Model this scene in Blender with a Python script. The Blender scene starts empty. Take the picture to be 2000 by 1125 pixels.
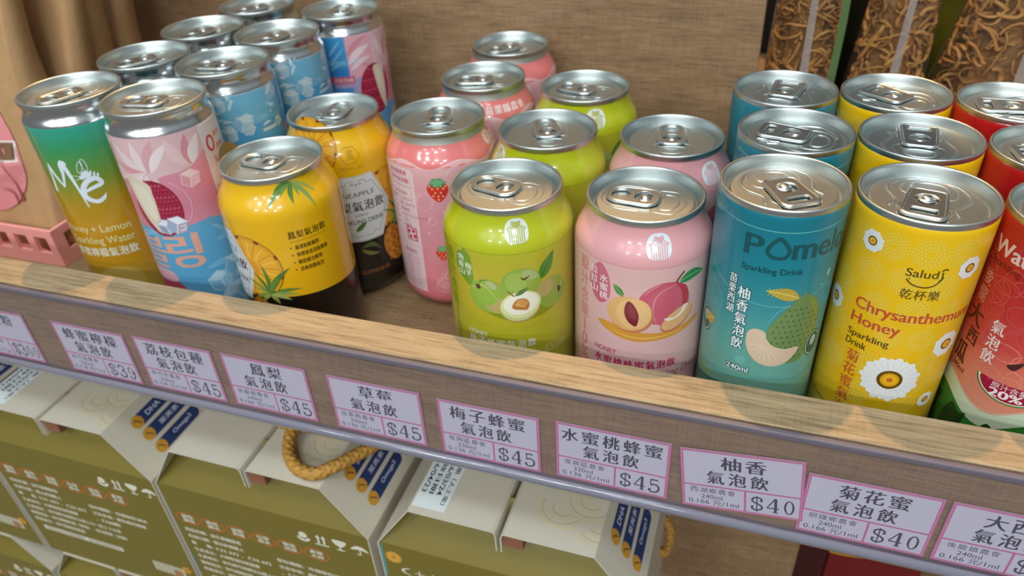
import bpy, bmesh, math, random
from mathutils import Vector, Matrix

# ------------------------------------------------------------------ camera, world, lights, exposure
S = bpy.context.scene
COL = S.collection
S.view_settings.view_transform = 'Standard'
S.view_settings.look = 'None'
S.view_settings.gamma = 1
S.view_settings.use_curve_mapping = False
S.view_settings.exposure = -0.12

cam = bpy.data.cameras.new('camera')
cam.sensor_width = 36
cam.lens = 26.4
cam.clip_start = 0.01
cam.dof.use_dof = True
cam.dof.focus_distance = 0.30
cam.dof.aperture_fstop = 13
cam_o = bpy.data.objects.new('camera', cam)
cam_o.location = (0.14014, -0.23401, 0.28047)
cam_o.rotation_euler = [math.radians(a) for a in (54.5268, 2.9802, 18.3385)]
COL.objects.link(cam_o)
S.camera = cam_o

w = bpy.data.worlds.new('shop_air')
S.world = w
w.use_nodes = True
_nt = w.node_tree
_bg = _nt.nodes['Background']
_tc = _nt.nodes.new('ShaderNodeTexCoord')
_sp = _nt.nodes.new('ShaderNodeSeparateXYZ')
_nt.links.new(_tc.outputs['Generated'], _sp.inputs[0])
_rp = _nt.nodes.new('ShaderNodeValToRGB')
_nt.links.new(_sp.outputs[2], _rp.inputs[0])
_e = _rp.color_ramp.elements
_e[0].position = 0.0
_e[0].color = (.42, .41, .40, 1)
_e[1].position = 0.75
_e[1].color = (.84, .95, 1.0, 1)
_k = _e.new(.25)
_k.color = (.40, .42, .43, 1)
_nt.links.new(_rp.outputs[0], _bg.inputs[0])
_bg.inputs[1].default_value = 0.47

def lamp(name, kind, loc, target, energy, color, **kw):
    d = bpy.data.lights.new(name, kind)
    d.energy = energy
    d.color = color
    for k, v in kw.items():
        setattr(d, k, v)
    o = bpy.data.objects.new(name, d)
    o.location = loc
    o.rotation_euler = (Vector(target) - Vector(loc)).to_track_quat('-Z', 'Y').to_euler()
    COL.objects.link(o)
    return o

# warm track spot high behind the gondola, cool ceiling panels over the aisle
lamp('track_spot', 'SPOT', (-0.28, 1.24, 2.6), (0.03, 0.0, 0.06), 225, (1.0, 0.55, 0.21),
     spot_size=math.radians(60), spot_blend=0.6, shadow_soft_size=0.03)
for i, (x, y) in enumerate(((-0.75, -0.75), (0.15, -0.95), (1.05, -0.75), (-0.3, -2.1), (0.9, -2.1))):
    for k in range(3):      # each fitting has three tubes
        lamp('ceiling_panel', 'AREA', (x, y + .13 * (k - 1), 2.5), (x * .3, 0, 0), (2.7 if y > -1.5 else 6), (0.90, 0.97, 1.0),
             shape='RECTANGLE', size=0.6, size_y=0.07)
for x, y in ((-2.3, -4.4), (-0.7, -4.4), (0.9, -4.4), (2.5, -4.4), (-1.6, -6.6), (0.5, -6.6), (2.6, -6.6)):
    for k in range(2):      # fittings further down the aisle
        lamp('ceiling_panel', 'AREA', (x, y + .3 * k, 2.55), (x * .3, 0, 0), 12, (0.93, 0.98, 1.0),
             shape='RECTANGLE', size=0.5, size_y=0.16)
lamp('ceiling_panel', 'AREA', (0.1, 0.12, 2.6), (0.1, 0.05, 0), 7, (0.92, 1.0, 0.98),
     shape='RECTANGLE', size=1.2, size_y=0.5)

# ------------------------------------------------------------------ materials
def lin(h):
    h = h.lstrip('#')
    c = [int(h[i:i + 2], 16) / 255 for i in (0, 2, 4)]
    return tuple(x / 12.92 if x <= .04045 else ((x + .055) / 1.055) ** 2.4 for x in c) + (1,)

MATS = {}
def mat(name, hexc='#888888', rough=.4, metal=0, coat=0, bump=None, ior=None, var=0.0, var_scale=60):
    if name in MATS:
        return MATS[name]
    m = bpy.data.materials.new(name)
    m.use_nodes = True
    nt = m.node_tree
    b = nt.nodes['Principled BSDF']
    b.inputs['Base Color'].default_value = lin(hexc)
    b.inputs['Roughness'].default_value = rough
    b.inputs['Metallic'].default_value = metal
    b.inputs['Coat Weight'].default_value = coat
    b.inputs['Coat Roughness'].default_value = .06
    tc = nt.nodes.new('ShaderNodeTexCoord')
    if var:
        n = nt.nodes.new('ShaderNodeTexNoise')
        n.inputs['Scale'].default_value = var_scale
        n.inputs['Detail'].default_value = 5
        nt.links.new(tc.outputs['Object'], n.inputs['Vector'])
        mx = nt.nodes.new('ShaderNodeMix')
        mx.data_type = 'RGBA'
        c = lin(hexc)
        mx.inputs[6].default_value = tuple(x * (1 - var) for x in c[:3]) + (1,)
        mx.inputs[7].default_value = tuple(min(1, x * (1 + var)) for x in c[:3]) + (1,)
        nt.links.new(n.outputs['Fac'], mx.inputs[0])
        nt.links.new(mx.outputs[2], b.inputs['Base Color'])
    if bump:
        n = nt.nodes.new('ShaderNodeTexNoise')
        n.inputs['Scale'].default_value = bump[0]
        n.inputs['Detail'].default_value = 6
        nt.links.new(tc.outputs['Object'], n.inputs['Vector'])
        bp = nt.nodes.new('ShaderNodeBump')
        bp.inputs['Strength'].default_value = bump[1]
        bp.inputs['Distance'].default_value = bump[2]
        nt.links.new(n.outputs['Fac'], bp.inputs['Height'])
        nt.links.new(bp.outputs[0], b.inputs['Normal'])
    MATS[name] = m
    return m

def ink(hexc, kind='gloss'):
    r, ct = {'gloss': (.25, .6), 'satin': (.33, .25), 'paper': (.6, 0), 'film': (.3, .4)}[kind]
    return mat('print_%s_%s' % (kind, hexc.strip('#')), hexc, r, 0, ct)

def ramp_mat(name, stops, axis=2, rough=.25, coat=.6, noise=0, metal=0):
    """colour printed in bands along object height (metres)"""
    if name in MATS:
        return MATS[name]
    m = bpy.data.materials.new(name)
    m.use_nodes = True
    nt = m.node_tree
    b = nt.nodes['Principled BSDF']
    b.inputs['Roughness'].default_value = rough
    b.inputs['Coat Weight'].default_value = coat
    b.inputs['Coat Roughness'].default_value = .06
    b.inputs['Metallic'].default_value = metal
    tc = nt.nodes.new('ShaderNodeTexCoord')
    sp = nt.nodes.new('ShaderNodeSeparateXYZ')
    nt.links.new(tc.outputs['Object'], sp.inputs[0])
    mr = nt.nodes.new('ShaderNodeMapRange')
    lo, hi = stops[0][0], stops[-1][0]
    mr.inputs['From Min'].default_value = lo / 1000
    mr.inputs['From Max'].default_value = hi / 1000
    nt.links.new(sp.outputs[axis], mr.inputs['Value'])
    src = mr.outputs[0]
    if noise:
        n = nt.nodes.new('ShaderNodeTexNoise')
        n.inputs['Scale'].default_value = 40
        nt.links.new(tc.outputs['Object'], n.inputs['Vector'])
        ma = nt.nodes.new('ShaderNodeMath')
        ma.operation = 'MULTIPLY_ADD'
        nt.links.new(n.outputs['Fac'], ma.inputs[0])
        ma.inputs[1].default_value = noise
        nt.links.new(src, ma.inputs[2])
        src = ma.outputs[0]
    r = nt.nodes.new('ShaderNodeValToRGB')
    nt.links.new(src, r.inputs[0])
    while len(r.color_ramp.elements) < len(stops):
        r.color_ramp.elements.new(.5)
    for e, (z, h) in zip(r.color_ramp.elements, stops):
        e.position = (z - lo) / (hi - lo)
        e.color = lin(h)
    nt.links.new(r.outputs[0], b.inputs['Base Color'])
    MATS[name] = m
    return m

def wood_mat(name, dark, mid, light, grain=1.0, rough=.55):
    """linen-look oak laminate: streaks along X, fine cross weave"""
    m = bpy.data.materials.new(name)
    m.use_nodes = True
    nt = m.node_tree
    L = nt.links.new
    b = nt.nodes['Principled BSDF']
    b.inputs['Roughness'].default_value = rough
    tc = nt.nodes.new('ShaderNodeTexCoord')
    def noise(scale, det, dist=0):
        mp = nt.nodes.new('ShaderNodeMapping')
        mp.inputs['Scale'].default_value = scale
        L(tc.outputs['Object'], mp.inputs[0])
        n = nt.nodes.new('ShaderNodeTexNoise')
        n.inputs['Scale'].default_value = 1
        n.inputs['Detail'].default_value = det
        n.inputs['Distortion'].default_value = dist
        L(mp.outputs[0], n.inputs['Vector'])
        return n.outputs['Fac']
    def math_(op, a, c):
        q = nt.nodes.new('ShaderNodeMath')
        q.operation = op
        for i, v in enumerate((a, c)):
            if isinstance(v, (int, float)):
                q.inputs[i].default_value = v
            else:
                L(v, q.inputs[i])
        return q.outputs[0]
    broad = noise((9, 60, 60), 4, .6)
    streak = noise((45, 700, 700), 3, .3)
    weave = noise((900, 60, 60), 2)
    fine = noise((120, 1700, 1700), 2)
    v = math_('ADD', math_('MULTIPLY', broad, .55), math_('MULTIPLY', streak, .75 * grain))
    v = math_('ADD', v, math_('MULTIPLY', weave, .38 if grain == 1 else .16))
    v = math_('ADD', v, math_('MULTIPLY', fine, .35))
    v = math_('SUBTRACT', v, .25 + (.375 * (grain - 1) - .11 if grain != 1 else 0))
    r = nt.nodes.new('ShaderNodeValToRGB')
    e = r.color_ramp.elements
    e[0].position = .45
    e[0].color = lin(dark)
    e[1].position = 1.05
    e[1].color = lin(light)
    k = e.new(.74)
    k.color = lin(mid)
    L(v, r.inputs[0])
    L(r.outputs[0], b.inputs['Base Color'])
    bp = nt.nodes.new('ShaderNodeBump')
    bp.inputs['Strength'].default_value = .35
    bp.inputs['Distance'].default_value = .0004
    L(v, bp.inputs['Height'])
    L(bp.outputs[0], b.inputs['Normal'])
    MATS[name] = m
    return m

def clear_mat(name, tint, gloss=.12, rough=.08, milky=0.0):
    m = bpy.data.materials.new(name)
    m.use_nodes = True
    nt = m.node_tree
    nt.nodes.remove(nt.nodes['Principled BSDF'])
    out = nt.nodes['Material Output']
    t = nt.nodes.new('ShaderNodeBsdfTransparent')
    t.inputs[0].default_value = lin(tint)
    g = nt.nodes.new('ShaderNodeBsdfGlossy')
    g.inputs['Roughness'].default_value = rough
    d = nt.nodes.new('ShaderNodeBsdfDiffuse')
    d.inputs[0].default_value = lin('#cfc9c4')
    f = nt.nodes.new('ShaderNodeLayerWeight')
    f.inputs[0].default_value = .5
    pw = nt.nodes.new('ShaderNodeMath')
    pw.operation = 'POWER'
    nt.links.new(f.outputs['Facing'], pw.inputs[0])
    pw.inputs[1].default_value = 4
    ad = nt.nodes.new('ShaderNodeMath')
    ad.operation = 'MULTIPLY_ADD'
    nt.links.new(pw.outputs[0], ad.inputs[0])
    ad.inputs[1].default_value = .6
    ad.inputs[2].default_value = gloss * .2
    m1 = nt.nodes.new('ShaderNodeMixShader')
    nt.links.new(ad.outputs[0], m1.inputs[0])
    nt.links.new(t.outputs[0], m1.inputs[1])
    nt.links.new(g.outputs[0], m1.inputs[2])
    m2 = nt.nodes.new('ShaderNodeMixShader')
    m2.inputs[0].default_value = milky
    nt.links.new(m1.outputs[0], m2.inputs[1])
    nt.links.new(d.outputs[0], m2.inputs[2])
    nt.links.new(m2.outputs[0], out.inputs[0])
    MATS[name] = m
    return m

WOOD = wood_mat('oak_laminate', '#674e37', '#8c7050', '#a38564')
WOODT = wood_mat('oak_lit_edge_laminate', '#6d5e47', '#9d8868', '#b09a7a', 1.25)  # rail-top laminate; strong top light is put into its lighter colour
ALU = mat('bare_aluminium', '#d6dadb', .21, 1, bump=(300, .04, .0002))
NECK = mat('matte_neck', '#b9bdb4', .5, .85)
LIDM = mat('lid_aluminium', '#cdd5d3', .36, 1, bump=(500, .05, .0002))
TABM = mat('tab_aluminium', '#d2d6d5', .30, 1)
CLEAR = clear_mat('clear_rail_plastic', '#fbf9fd', .2, .1, .04)
BEAD = mat('milky_rail_bead', '#7f7d8a', .1, 0, .8)
FILM = clear_mat('pouch_film', '#faf7f2', .25, .12, .02)
SEAL = clear_mat('pouch_seal', '#e8e4e0', .3, .2, .34)
NOOD = mat('dried_noodle', '#a97a3c', .6, var=.25, var_scale=80)
KRAFT = mat('kraft_paper', '#b38c60', .72, bump=(75, .55, .0016), var=.08, var_scale=120)
PINKP = mat('pink_plastic', '#ffaba4', .35, 0, .2)
BEIGE = mat('beige_card', '#cfc7b4', .5, var=.03)
CARDEDGE = mat('brown_card', '#8a5a40', .7)
OLIVE = mat('olive_card', '#786a26', .45, var=.04)
ROPE = mat('golden_cord', '#b58638', .6, var=.3, var_scale=500)
TOPBEAD = mat('dull_rail_bead', '#6a626b', .45)
DARK = mat('dark_back', '#1c1512', .7)

# ------------------------------------------------------------------ mesh helpers
def link(name, me, parent=None):
    o = bpy.data.objects.new(name, me)
    COL.objects.link(o)
    if parent:
        o.parent = parent
    return o

def tag(o, label, cat=None, group=None, kind=None):
    o['label'] = label
    if cat:
        o['category'] = cat
    if group:
        o['group'] = group
    if kind:
        o['kind'] = kind
    return o

def thing(name, label, cat, loc=(0, 0, 0), group=None, rz=0):
    o = bpy.data.objects.new(name, None)
    o.empty_display_size = .01
    COL.objects.link(o)
    o.location = loc
    o.rotation_euler = (0, 0, rz)
    return tag(o, label, cat, group)

class Mesh:
    def __init__(s):
        s.v, s.n, s.f, s.m, s.mats = [], [], [], [], []
    def mi(s, m):
        if m not in s.mats:
            s.mats.append(m)
        return s.mats.index(m)
    def add(s, vs, fs, m, ns=None):
        o = len(s.v)
        s.v += [tuple(p) for p in vs]
        s.n += [tuple(p) for p in ns] if ns else [None] * len(vs)
        i = s.mi(m)
        for f in fs:
            s.f.append([o + k for k in f])
            s.m.append(i)
    def lathe(s, prof, m, seg=112, mids=None):
        """prof: (r,z) list; m one material or one per band"""
        n = len(prof)
        T = []
        for i in range(n):
            a = prof[max(0, i - 1)]
            b = prof[min(n - 1, i + 1)]
            d = Vector((b[0] - a[0], b[1] - a[1]))
            if d.length < 1e-9:
                d = Vector((0, 1))
            d.normalize()
            T.append((d[1], -d[0]))
        for i in range(n - 1):
            vs, ns = [], []
            for k in (i, i + 1):
                r, z = prof[k]
                for j in range(seg):
                    a = 2 * math.pi * j / seg
                    vs.append((r * math.sin(a), -r * math.cos(a), z))
                    ns.append((T[k][0] * math.sin(a), -T[k][0] * math.cos(a), T[k][1]))
            fs = [(j, (j + 1) % seg, seg + (j + 1) % seg, seg + j) for j in range(seg)]
            s.add(vs, fs, m[i] if isinstance(m, list) else m, ns)
    def disc(s, r, z, m, seg=64):
        s.add([(r * math.sin(2 * math.pi * j / seg), -r * math.cos(2 * math.pi * j / seg), z) for j in range(seg)],
              [list(range(seg))], m, [(0, 0, 1)] * seg)
    def tube(s, pts, r, m, seg=8, closed=False, flat=1.0, up=None):
        pts = [Vector(p) for p in pts]
        n = len(pts)
        rings = []
        for i, p in enumerate(pts):
            a = pts[(i - 1) % n] if (closed or i > 0) else p
            b = pts[(i + 1) % n] if (closed or i < n - 1) else p
            d = (b - a)
            d = d.normalized() if d.length > 1e-9 else Vector((1, 0, 0))
            u = Vector(up) if up else (Vector((0, 0, 1)) if abs(d.z) < .95 else Vector((0, 1, 0)))
            sx = d.cross(u).normalized()
            sy = sx.cross(d)
            rr = r(i / max(1, n - 1)) if callable(r) else r
            rings.append([(p + rr * (math.cos(t) * sx + flat * math.sin(t) * sy), math.cos(t) * sx + math.sin(t) * sy)
                          for t in [2 * math.pi * k / seg for k in range(seg)]])
        vs = [q[0] for g in rings for q in g]
        ns = [q[1] for g in rings for q in g]
        fs = []
        for i in range(n if closed else n - 1):
            i2 = (i + 1) % n
            for k in range(seg):
                k2 = (k + 1) % seg
                fs.append((i * seg + k, i2 * seg + k, i2 * seg + k2, i * seg + k2))
        if not closed:
            fs.append(list(range(seg)))
            fs.append([(n - 1) * seg + k for k in range(seg)][::-1])
        s.add(vs, fs, m, ns)
    def box(s, a, b, m):
        x0, y0, z0 = a
        x1, y1, z1 = b
        vs = [(x0, y0, z0), (x1, y0, z0), (x1, y1, z0), (x0, y1, z0), (x0, y0, z1), (x1, y0, z1), (x1, y1, z1), (x0, y1, z1)]
        s.add(vs, [(3, 2, 1, 0), (4, 5, 6, 7), (0, 1, 5, 4), (1, 2, 6, 5), (2, 3, 7, 6), (3, 0, 4, 7)], m)
    def build(s, name, parent=None, smooth=True):
        me = bpy.data.meshes.new(name)
        me.from_pydata(s.v, [], s.f)
        for m in s.mats:
            me.materials.append(m)
        me.polygons.foreach_set('material_index', s.m)
        me.validate()
        has = any(q is not None for q in s.n)
        if smooth and has:
            me.polygons.foreach_set('use_smooth', [True] * len(s.f))
            vn = [tuple(v.normal) for v in me.vertices]
            flat = [None if q is not None else 1 for q in s.n]
            ns = [Vector(q).normalized() if q is not None else Vector(n) for q, n in zip(s.n, vn)]
            loops = []
            for p in me.polygons:
                for li in p.loop_indices:
                    vi = me.loops[li].vertex_index
                    loops.append(tuple(p.normal) if flat[vi] else tuple(ns[vi]))
            me.normals_split_custom_set(loops)
        me.update()
        return link(name, me, parent)

def bevel(o, w, seg=2):
    m = o.modifiers.new('bevel', 'BEVEL')
    m.width = w
    m.segments = seg
    m.limit_method = 'ANGLE'
    return o

# ------------------------------------------------------------------ printed art (flat shapes in mm, wrapped on a surface)
TXT = {}
def glyphs(body, off=0.0):
    k = (body, off)
    if k not in TXT:
        c = bpy.data.curves.new('lettering', 'FONT')
        c.body = body
        c.resolution_u = 3
        c.offset = off
        c.space_line = 1.0
        o = bpy.data.objects.new('lettering', c)
        COL.objects.link(o)
        bpy.context.view_layer.update()
        ev = o.evaluated_get(bpy.context.evaluated_depsgraph_get())
        me = ev.to_mesh()
        vs = [(v.co.x, v.co.y) for v in me.vertices]
        fs = [list(p.vertices) for p in me.polygons]
        ev.to_mesh_clear()
        bpy.data.objects.remove(o)
        bpy.data.curves.remove(c)
        TXT[k] = (vs, fs)
    return TXT[k]

def spline(pts, closed=True, n=6):
    out = []
    N = len(pts)
    for i in range(N if closed else N - 1):
        p0, p1, p2, p3 = [pts[(i + k) % N] if closed else pts[min(N - 1, max(0, i + k))] for k in (-1, 0, 1, 2)]
        for j in range(n):
            t = j / n
            out.append(tuple(.5 * (2 * p1[a] + (p2[a] - p0[a]) * t + (2 * p0[a] - 5 * p1[a] + 4 * p2[a] - p3[a]) * t * t
                                   + (3 * p1[a] - p0[a] - 3 * p2[a] + p3[a]) * t ** 3) for a in range(len(p1))))
    if not closed:
        out.append(tuple(pts[-1]))
    return out

class Art:
    def __init__(s, kind='gloss'):
        s.items, s.kind, s.layer, s.flat = [], kind, 0, False
    def raw(s, vs, fs, col):
        s.layer += 0 if s.flat else 1
        s.items.append((vs, fs, col, s.layer if s.flat else -1))
    def poly(s, pts, col):
        s.raw(list(pts), [list(range(len(pts)))], col)
    def blob(s, pts, col, n=5):
        s.poly(spline(pts, True, n), col)
    def ell(s, cx, cy, rx, ry, col, rot=0, n=28):
        c, q = math.cos(math.radians(rot)), math.sin(math.radians(rot))
        s.poly([(cx + rx * math.cos(t) * c - ry * math.sin(t) * q, cy + rx * math.cos(t) * q + ry * math.sin(t) * c)
                for t in [2 * math.pi * k / n for k in range(n)]], col)
    def ring(s, cx, cy, rx, ry, wd, col, n=28, a0=0, a1=360):
        s.stroke([(cx + rx * math.cos(math.radians(t)), cy + ry * math.sin(math.radians(t)))
                  for t in [a0 + (a1 - a0) * k / n for k in range(n + 1)]], wd, col)
    def rect(s, x0, y0, x1, y1, col):
        s.poly([(x0, y0), (x1, y0), (x1, y1), (x0, y1)], col)
    def stroke(s, pts, wd, col, taper=False):
        L, R = [], []
        n = len(pts)
        for i, p in enumerate(pts):
            a, b = pts[max(0, i - 1)], pts[min(n - 1, i + 1)]
            dx, dy = b[0] - a[0], b[1] - a[1]
            l = math.hypot(dx, dy) or 1
            h = wd / 2 if not callable(wd) else wd(i / (n - 1)) / 2
            if taper:
                h *= max(.12, math.sin(math.pi * min(1, max(0, i / (n - 1)))) ** .6)
            L.append((p[0] - dy / l * h, p[1] + dx / l * h))
            R.append((p[0] + dy / l * h, p[1] - dx / l * h))
        s.raw(L + R, [[i, n + i, n + i + 1, i + 1] for i in range(n - 1)], col)
    def curve(s, pts, wd, col, taper=False, n=6):
        s.stroke(spline(pts, False, n), wd, col, taper)
    def text(s, body, x0, y0, x1, y1, col, off=0.0, rot=0, shear=0, ref=None):
        """fit the lettering in the rectangle; rot turns it about the rectangle's centre"""
        cjk = any(ord(ch) > 0x2e80 for ch in body)
        bold = off
        vs, fs = glyphs(body, 0.0 if cjk else min(off, .005))
        if not vs:
            return
        ax, bx = min(v[0] for v in vs), max(v[0] for v in vs)
        ay, by = min(v[1] for v in vs), max(v[1] for v in vs)
        cx, cy = (x0 + x1) / 2, (y0 + y1) / 2
        c, q = math.cos(math.radians(rot)), math.sin(math.radians(rot))
        out = []
        for x, y in vs:
            u = x0 + (x - ax) / (bx - ax) * (x1 - x0) - cx
            v = y0 + (y - ay) / (by - ay) * (y1 - y0) - cy
            u += shear * v
            out.append((cx + u * c - v * q, cy + u * q + v * c))
        if bold > .008:      # heavier strokes for ideographs: the glyph laid twice, a hair apart
            d = (x1 - x0) / max(1, len(body)) * bold * 1.3
            s.raw([(x - d * c, y - d * q) for x, y in out], fs, col)
            out = [(x + d * c, y + d * q) for x, y in out]
        s.raw(out, fs, col)
    def text2(s, body, x0, y0, x1, y1, col, edge, off=.012, eo=.05, **k):
        for dx, dy in ((-.3, -.25), (.3, -.25), (-.3, .25), (.3, .25)):
            s.text(body, x0 + dx, y0 + dy, x1 + dx, y1 + dy, edge, .02 if ord(body[0]) > 0x2e80 else eo, **k)
        s.text(body, x0, y0, x1, y1, col, off, **k)
    def vtext(s, body, cx, top, bot, wd, col, off=0.01, edge=None, gap=.12):
        n = len(body)
        h = (top - bot) / n
        for i, ch in enumerate(body):
            hw = wd * (.12 if ch == '1' else .36 if ch.isdigit() else .5)
            a = (cx - hw, top - h * (i + 1) + h * gap / 2, cx + hw, top - h * i - h * gap / 2)
            if edge:
                s.text2(ch, *a, col, edge, off)
            else:
                s.text(ch, *a, col, off)
    def leaf(s, p0, p1, wd, col, vein=None, bend=0.0):
        dx, dy = p1[0] - p0[0], p1[1] - p0[1]
        L, R, M = [], [], []
        for k in range(11):
            t = k / 10
            h = wd / 2 * math.sin(math.pi * t ** .8) ** .9 if 0 < t < 1 else 0.02
            b = bend * math.sin(math.pi * t)
            x, y = p0[0] + dx * t - dy * b, p0[1] + dy * t + dx * b
            l = math.hypot(dx, dy)
            L.append((x - dy / l * h, y + dx / l * h))
            R.append((x + dy / l * h, y - dx / l * h))
            M.append((x, y))
        s.raw(L + R, [[i, 11 + i, 12 + i, i + 1] for i in range(10)], col)
        if vein:
            s.stroke(M, wd * .08, vein)
    def emit(s, M, surf, step=2.0, vstep=None, lift=.00005, vfine=None):
        placed = []
        for vs, fs, col, grp in s.items:
            bx = (min(v[0] for v in vs), max(v[0] for v in vs), min(v[1] for v in vs), max(v[1] for v in vs))
            layer = 1        # just above whatever it is printed over
            for q, l, g in placed:
                if l + 1 > layer and q[0] < bx[1] and q[1] > bx[0] and q[2] < bx[3] and q[3] > bx[2]:
                    layer = layer if grp >= 0 and g == grp else l + 1
            placed.append((bx, layer, grp))
        gap = min(lift * .25, .00022 / max([p[1] for p in placed] or [1]))
        for (vs, fs, col, grp), (bx, layer, g) in zip(s.items, placed):
            bm = bmesh.new()
            bv = [bm.verts.new((x, y, 0)) for x, y in vs]
            for f in fs:
                try:
                    bm.faces.new([bv[i] for i in f])
                except ValueError:
                    pass
            big = [f for f in bm.faces if len(f.verts) > 4]
            if big:
                bmesh.ops.triangulate(bm, faces=big, ngon_method='EAR_CLIP')
            xs, ys = [v[0] for v in vs], [v[1] for v in vs]
            def cuts(lo, hi, st, no):
                k = math.floor(lo / st) + 1
                while k * st < hi:
                    co = (k * st, 0, 0) if no[0] else (0, k * st, 0)
                    bmesh.ops.bisect_plane(bm, geom=bm.verts[:] + bm.edges[:] + bm.faces[:], plane_co=co, plane_no=no, dist=1e-5)
                    k += 1
            if step:
                cuts(min(xs), max(xs), step, (1, 0, 0))
            if vfine:
                lo, hi, st = vfine
                if max(ys) > lo:
                    cuts(max(lo, min(ys)), min(hi, max(ys)), st, (0, 1, 0))
            if vstep:
                cuts(min(ys), max(ys), vstep, (0, 1, 0))
            bm.normal_update()
            bm.verts.index_update()
            bm.verts.ensure_lookup_table()
            P, N = [], []
            for v in bm.verts:
                p, n = surf(v.co.x, v.co.y, lift + layer * gap)
                P.append(p)
                N.append(n)
            F = []
            for f in bm.faces:
                ids = [v.index for v in f.verts]
                F.append(ids if f.normal.z >= 0 else ids[::-1])
            bm.verts.index_update()
            M.add(P, F, ink(col, s.kind) if isinstance(col, str) else col, N)
            bm.free()

def plane_surf(O, U, V):
    O, U, V = Vector(O), Vector(U), Vector(V)
    N = U.cross(V).normalized()
    return lambda u, v, off: (O + (u * U + v * V) / 1000 + N * off, N)

# ------------------------------------------------------------------ cans
PROF = {
 's': [(0, 2), (20, 2), (22.5, 0), (24, 0), (27.5, 1.2), (31, 6), (31.9, 9), (32.2, 12), (32.2, 92), (32.1, 94.4), (31.9, 96.8), (31.1, 99.2),
       (30, 101.4), (28.7, 103.6), (27.5, 105.8), (26.7, 108), (26.25, 110), (26.05, 111.6), (26, 113)],
 'k': [(0, 2), (20, 2), (22, 0), (23.5, 0), (25.5, 1.5), (27.8, 6), (28, 9), (28, 127.5), (28, 129.5), (28.05, 131), (27.6, 132.4), (27, 133.5), (26.4, 134.6),
       (26, 135.8), (25.8, 137), (25.85, 138.2), (26.1, 139.3), (26.4, 140.2), (26.3, 141.2)],
 't': [(0, 2), (21, 2), (22.5, .4), (24.5, .4), (25.8, 1.2), (26.1, 3), (26.1, 127), (26.05, 128.4), (25.8, 129.8), (25.2, 130.7), (25, 131.5)]}
HT = {'s': 115.2, 'k': 143.4, 't': 132.5}
RAD = {'s': 33, 'k': 28.5, 't': 26.3}   # radius that the printed u coordinate refers to
RIM = {'s': 26.9, 'k': 26.9, 't': 25.9}

def can_surf(k):
    pr = [p for p in PROF[k] if p[1] > 0.4]
    R = RAD[k]
    def rz(v):
        for (r0, z0), (r1, z1) in zip(pr[1:], pr[2:]):
            if z0 <= v <= z1:
                t = (v - z0) / (z1 - z0) if z1 > z0 else 0
                return r0 + (r1 - r0) * t
        return pr[-1][0]
    def f(u, v, off):
        a = u / R
        r = rz(v)
        sl = (rz(v + .5) - rz(v - .5))
        n = Vector((math.sin(a), -math.cos(a), -sl)).normalized()
        return Vector((r * math.sin(a), -r * math.cos(a), v)) / 1000 + n * off, n
    return f

def make_lid(k):
    """seamed end with chuck wall, countersink, panel, pour opening and beads; nose towards +X"""
    M = Mesh()
    H, r = HT[k] / 1000, RIM[k] / 1000
    P = [(r - .0016, H - .0032), (r - .0004, H - .0030), (r, H - .0024), (r, H - .0006), (r - .0003, H - .0001), (r - .0008, H),
         (r - .0013, H - .0002), (r - .0016, H - .0007), (r - .0022, H - .0030), (r - .0028, H - .0056), (r - .0032, H - .0063), (r - .0037, H - .0063),
         (r - .0041, H - .0057), (r - .0043, H - .0047), (r - .0047, H - .0042), (r - .0054, H - .0040), (.001, H - .0040)]
    M.lathe(P, LIDM, 128)
    M.disc(.0011, H - .0040, LIDM, 24)
    z = H - .0040
    def bead(pts, rr=.0005, closed=True, flat=.55):
        M.tube([(x / 1000, y / 1000, z) for x, y in spline(pts, closed, 7)], rr, LIDM, 8, closed, flat)
    if k == 't':
        bead([(4, 9), (9, 10.5), (15, 8), (18, 0), (15, -8), (9, -10.5), (4, -9), (2, 0)], .0004)
        bead([(9, 6.2), (13.5, 5.4), (15.4, 0), (13.5, -5.4), (9, -6.2), (7.4, 0)], .0006)
        for sg in (1, -1):
            bead([(-9, 12.5 * sg), (-5, 11 * sg), (-1, 12.5 * sg), (3, 14.6 * sg), (8, 15 * sg), (12, 13 * sg), (15.5, 10 * sg), (17.3, 6 * sg)], .0009, False, .5)
            bead([(-14.5, 9 * sg), (-11, 8.6 * sg), (-8, 9.6 * sg), (-4.5, 8.6 * sg)], .0007, False, .5)
    else:
        bead([(4, 8.6), (9, 10.4), (15, 9), (18.4, 0), (15, -9), (9, -10.4), (4, -8.6), (2.5, 0)], .00035)
        bead([(8, 6.6), (13, 6), (15.2, 0), (13, -6), (8, -6.6), (6.5, 0)], .0005, True, .5)
        bead([(-19, 5.5), (-12, 10.8), (-3, 11.2), (-1, 10.8)], .0004, False)
        bead([(-19, -5.5), (-12, -10.8), (-3, -11.2), (-1, -10.8)], .0004, False)
        bead([(-19, 5.5), (-20, 0), (-19, -5.5)], .0004, False)
    return M

def rrect(x0, x1, h0, h1, rad, n=6):
    """rounded outline from x0 to x1, half widths h0/h1"""
    out = []
    for cx, cy, a in ((x1 - rad, h1 - rad, 0), (x0 + rad, h0 - rad, 90), (x0 + rad, -h0 + rad, 180), (x1 - rad, -h1 + rad, 270)):
        for j in range(n + 1):
            t = math.radians(a + 90 * j / n)
            out.append((cx + rad * math.cos(t), cy + rad * math.sin(t)))
    return out

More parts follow.
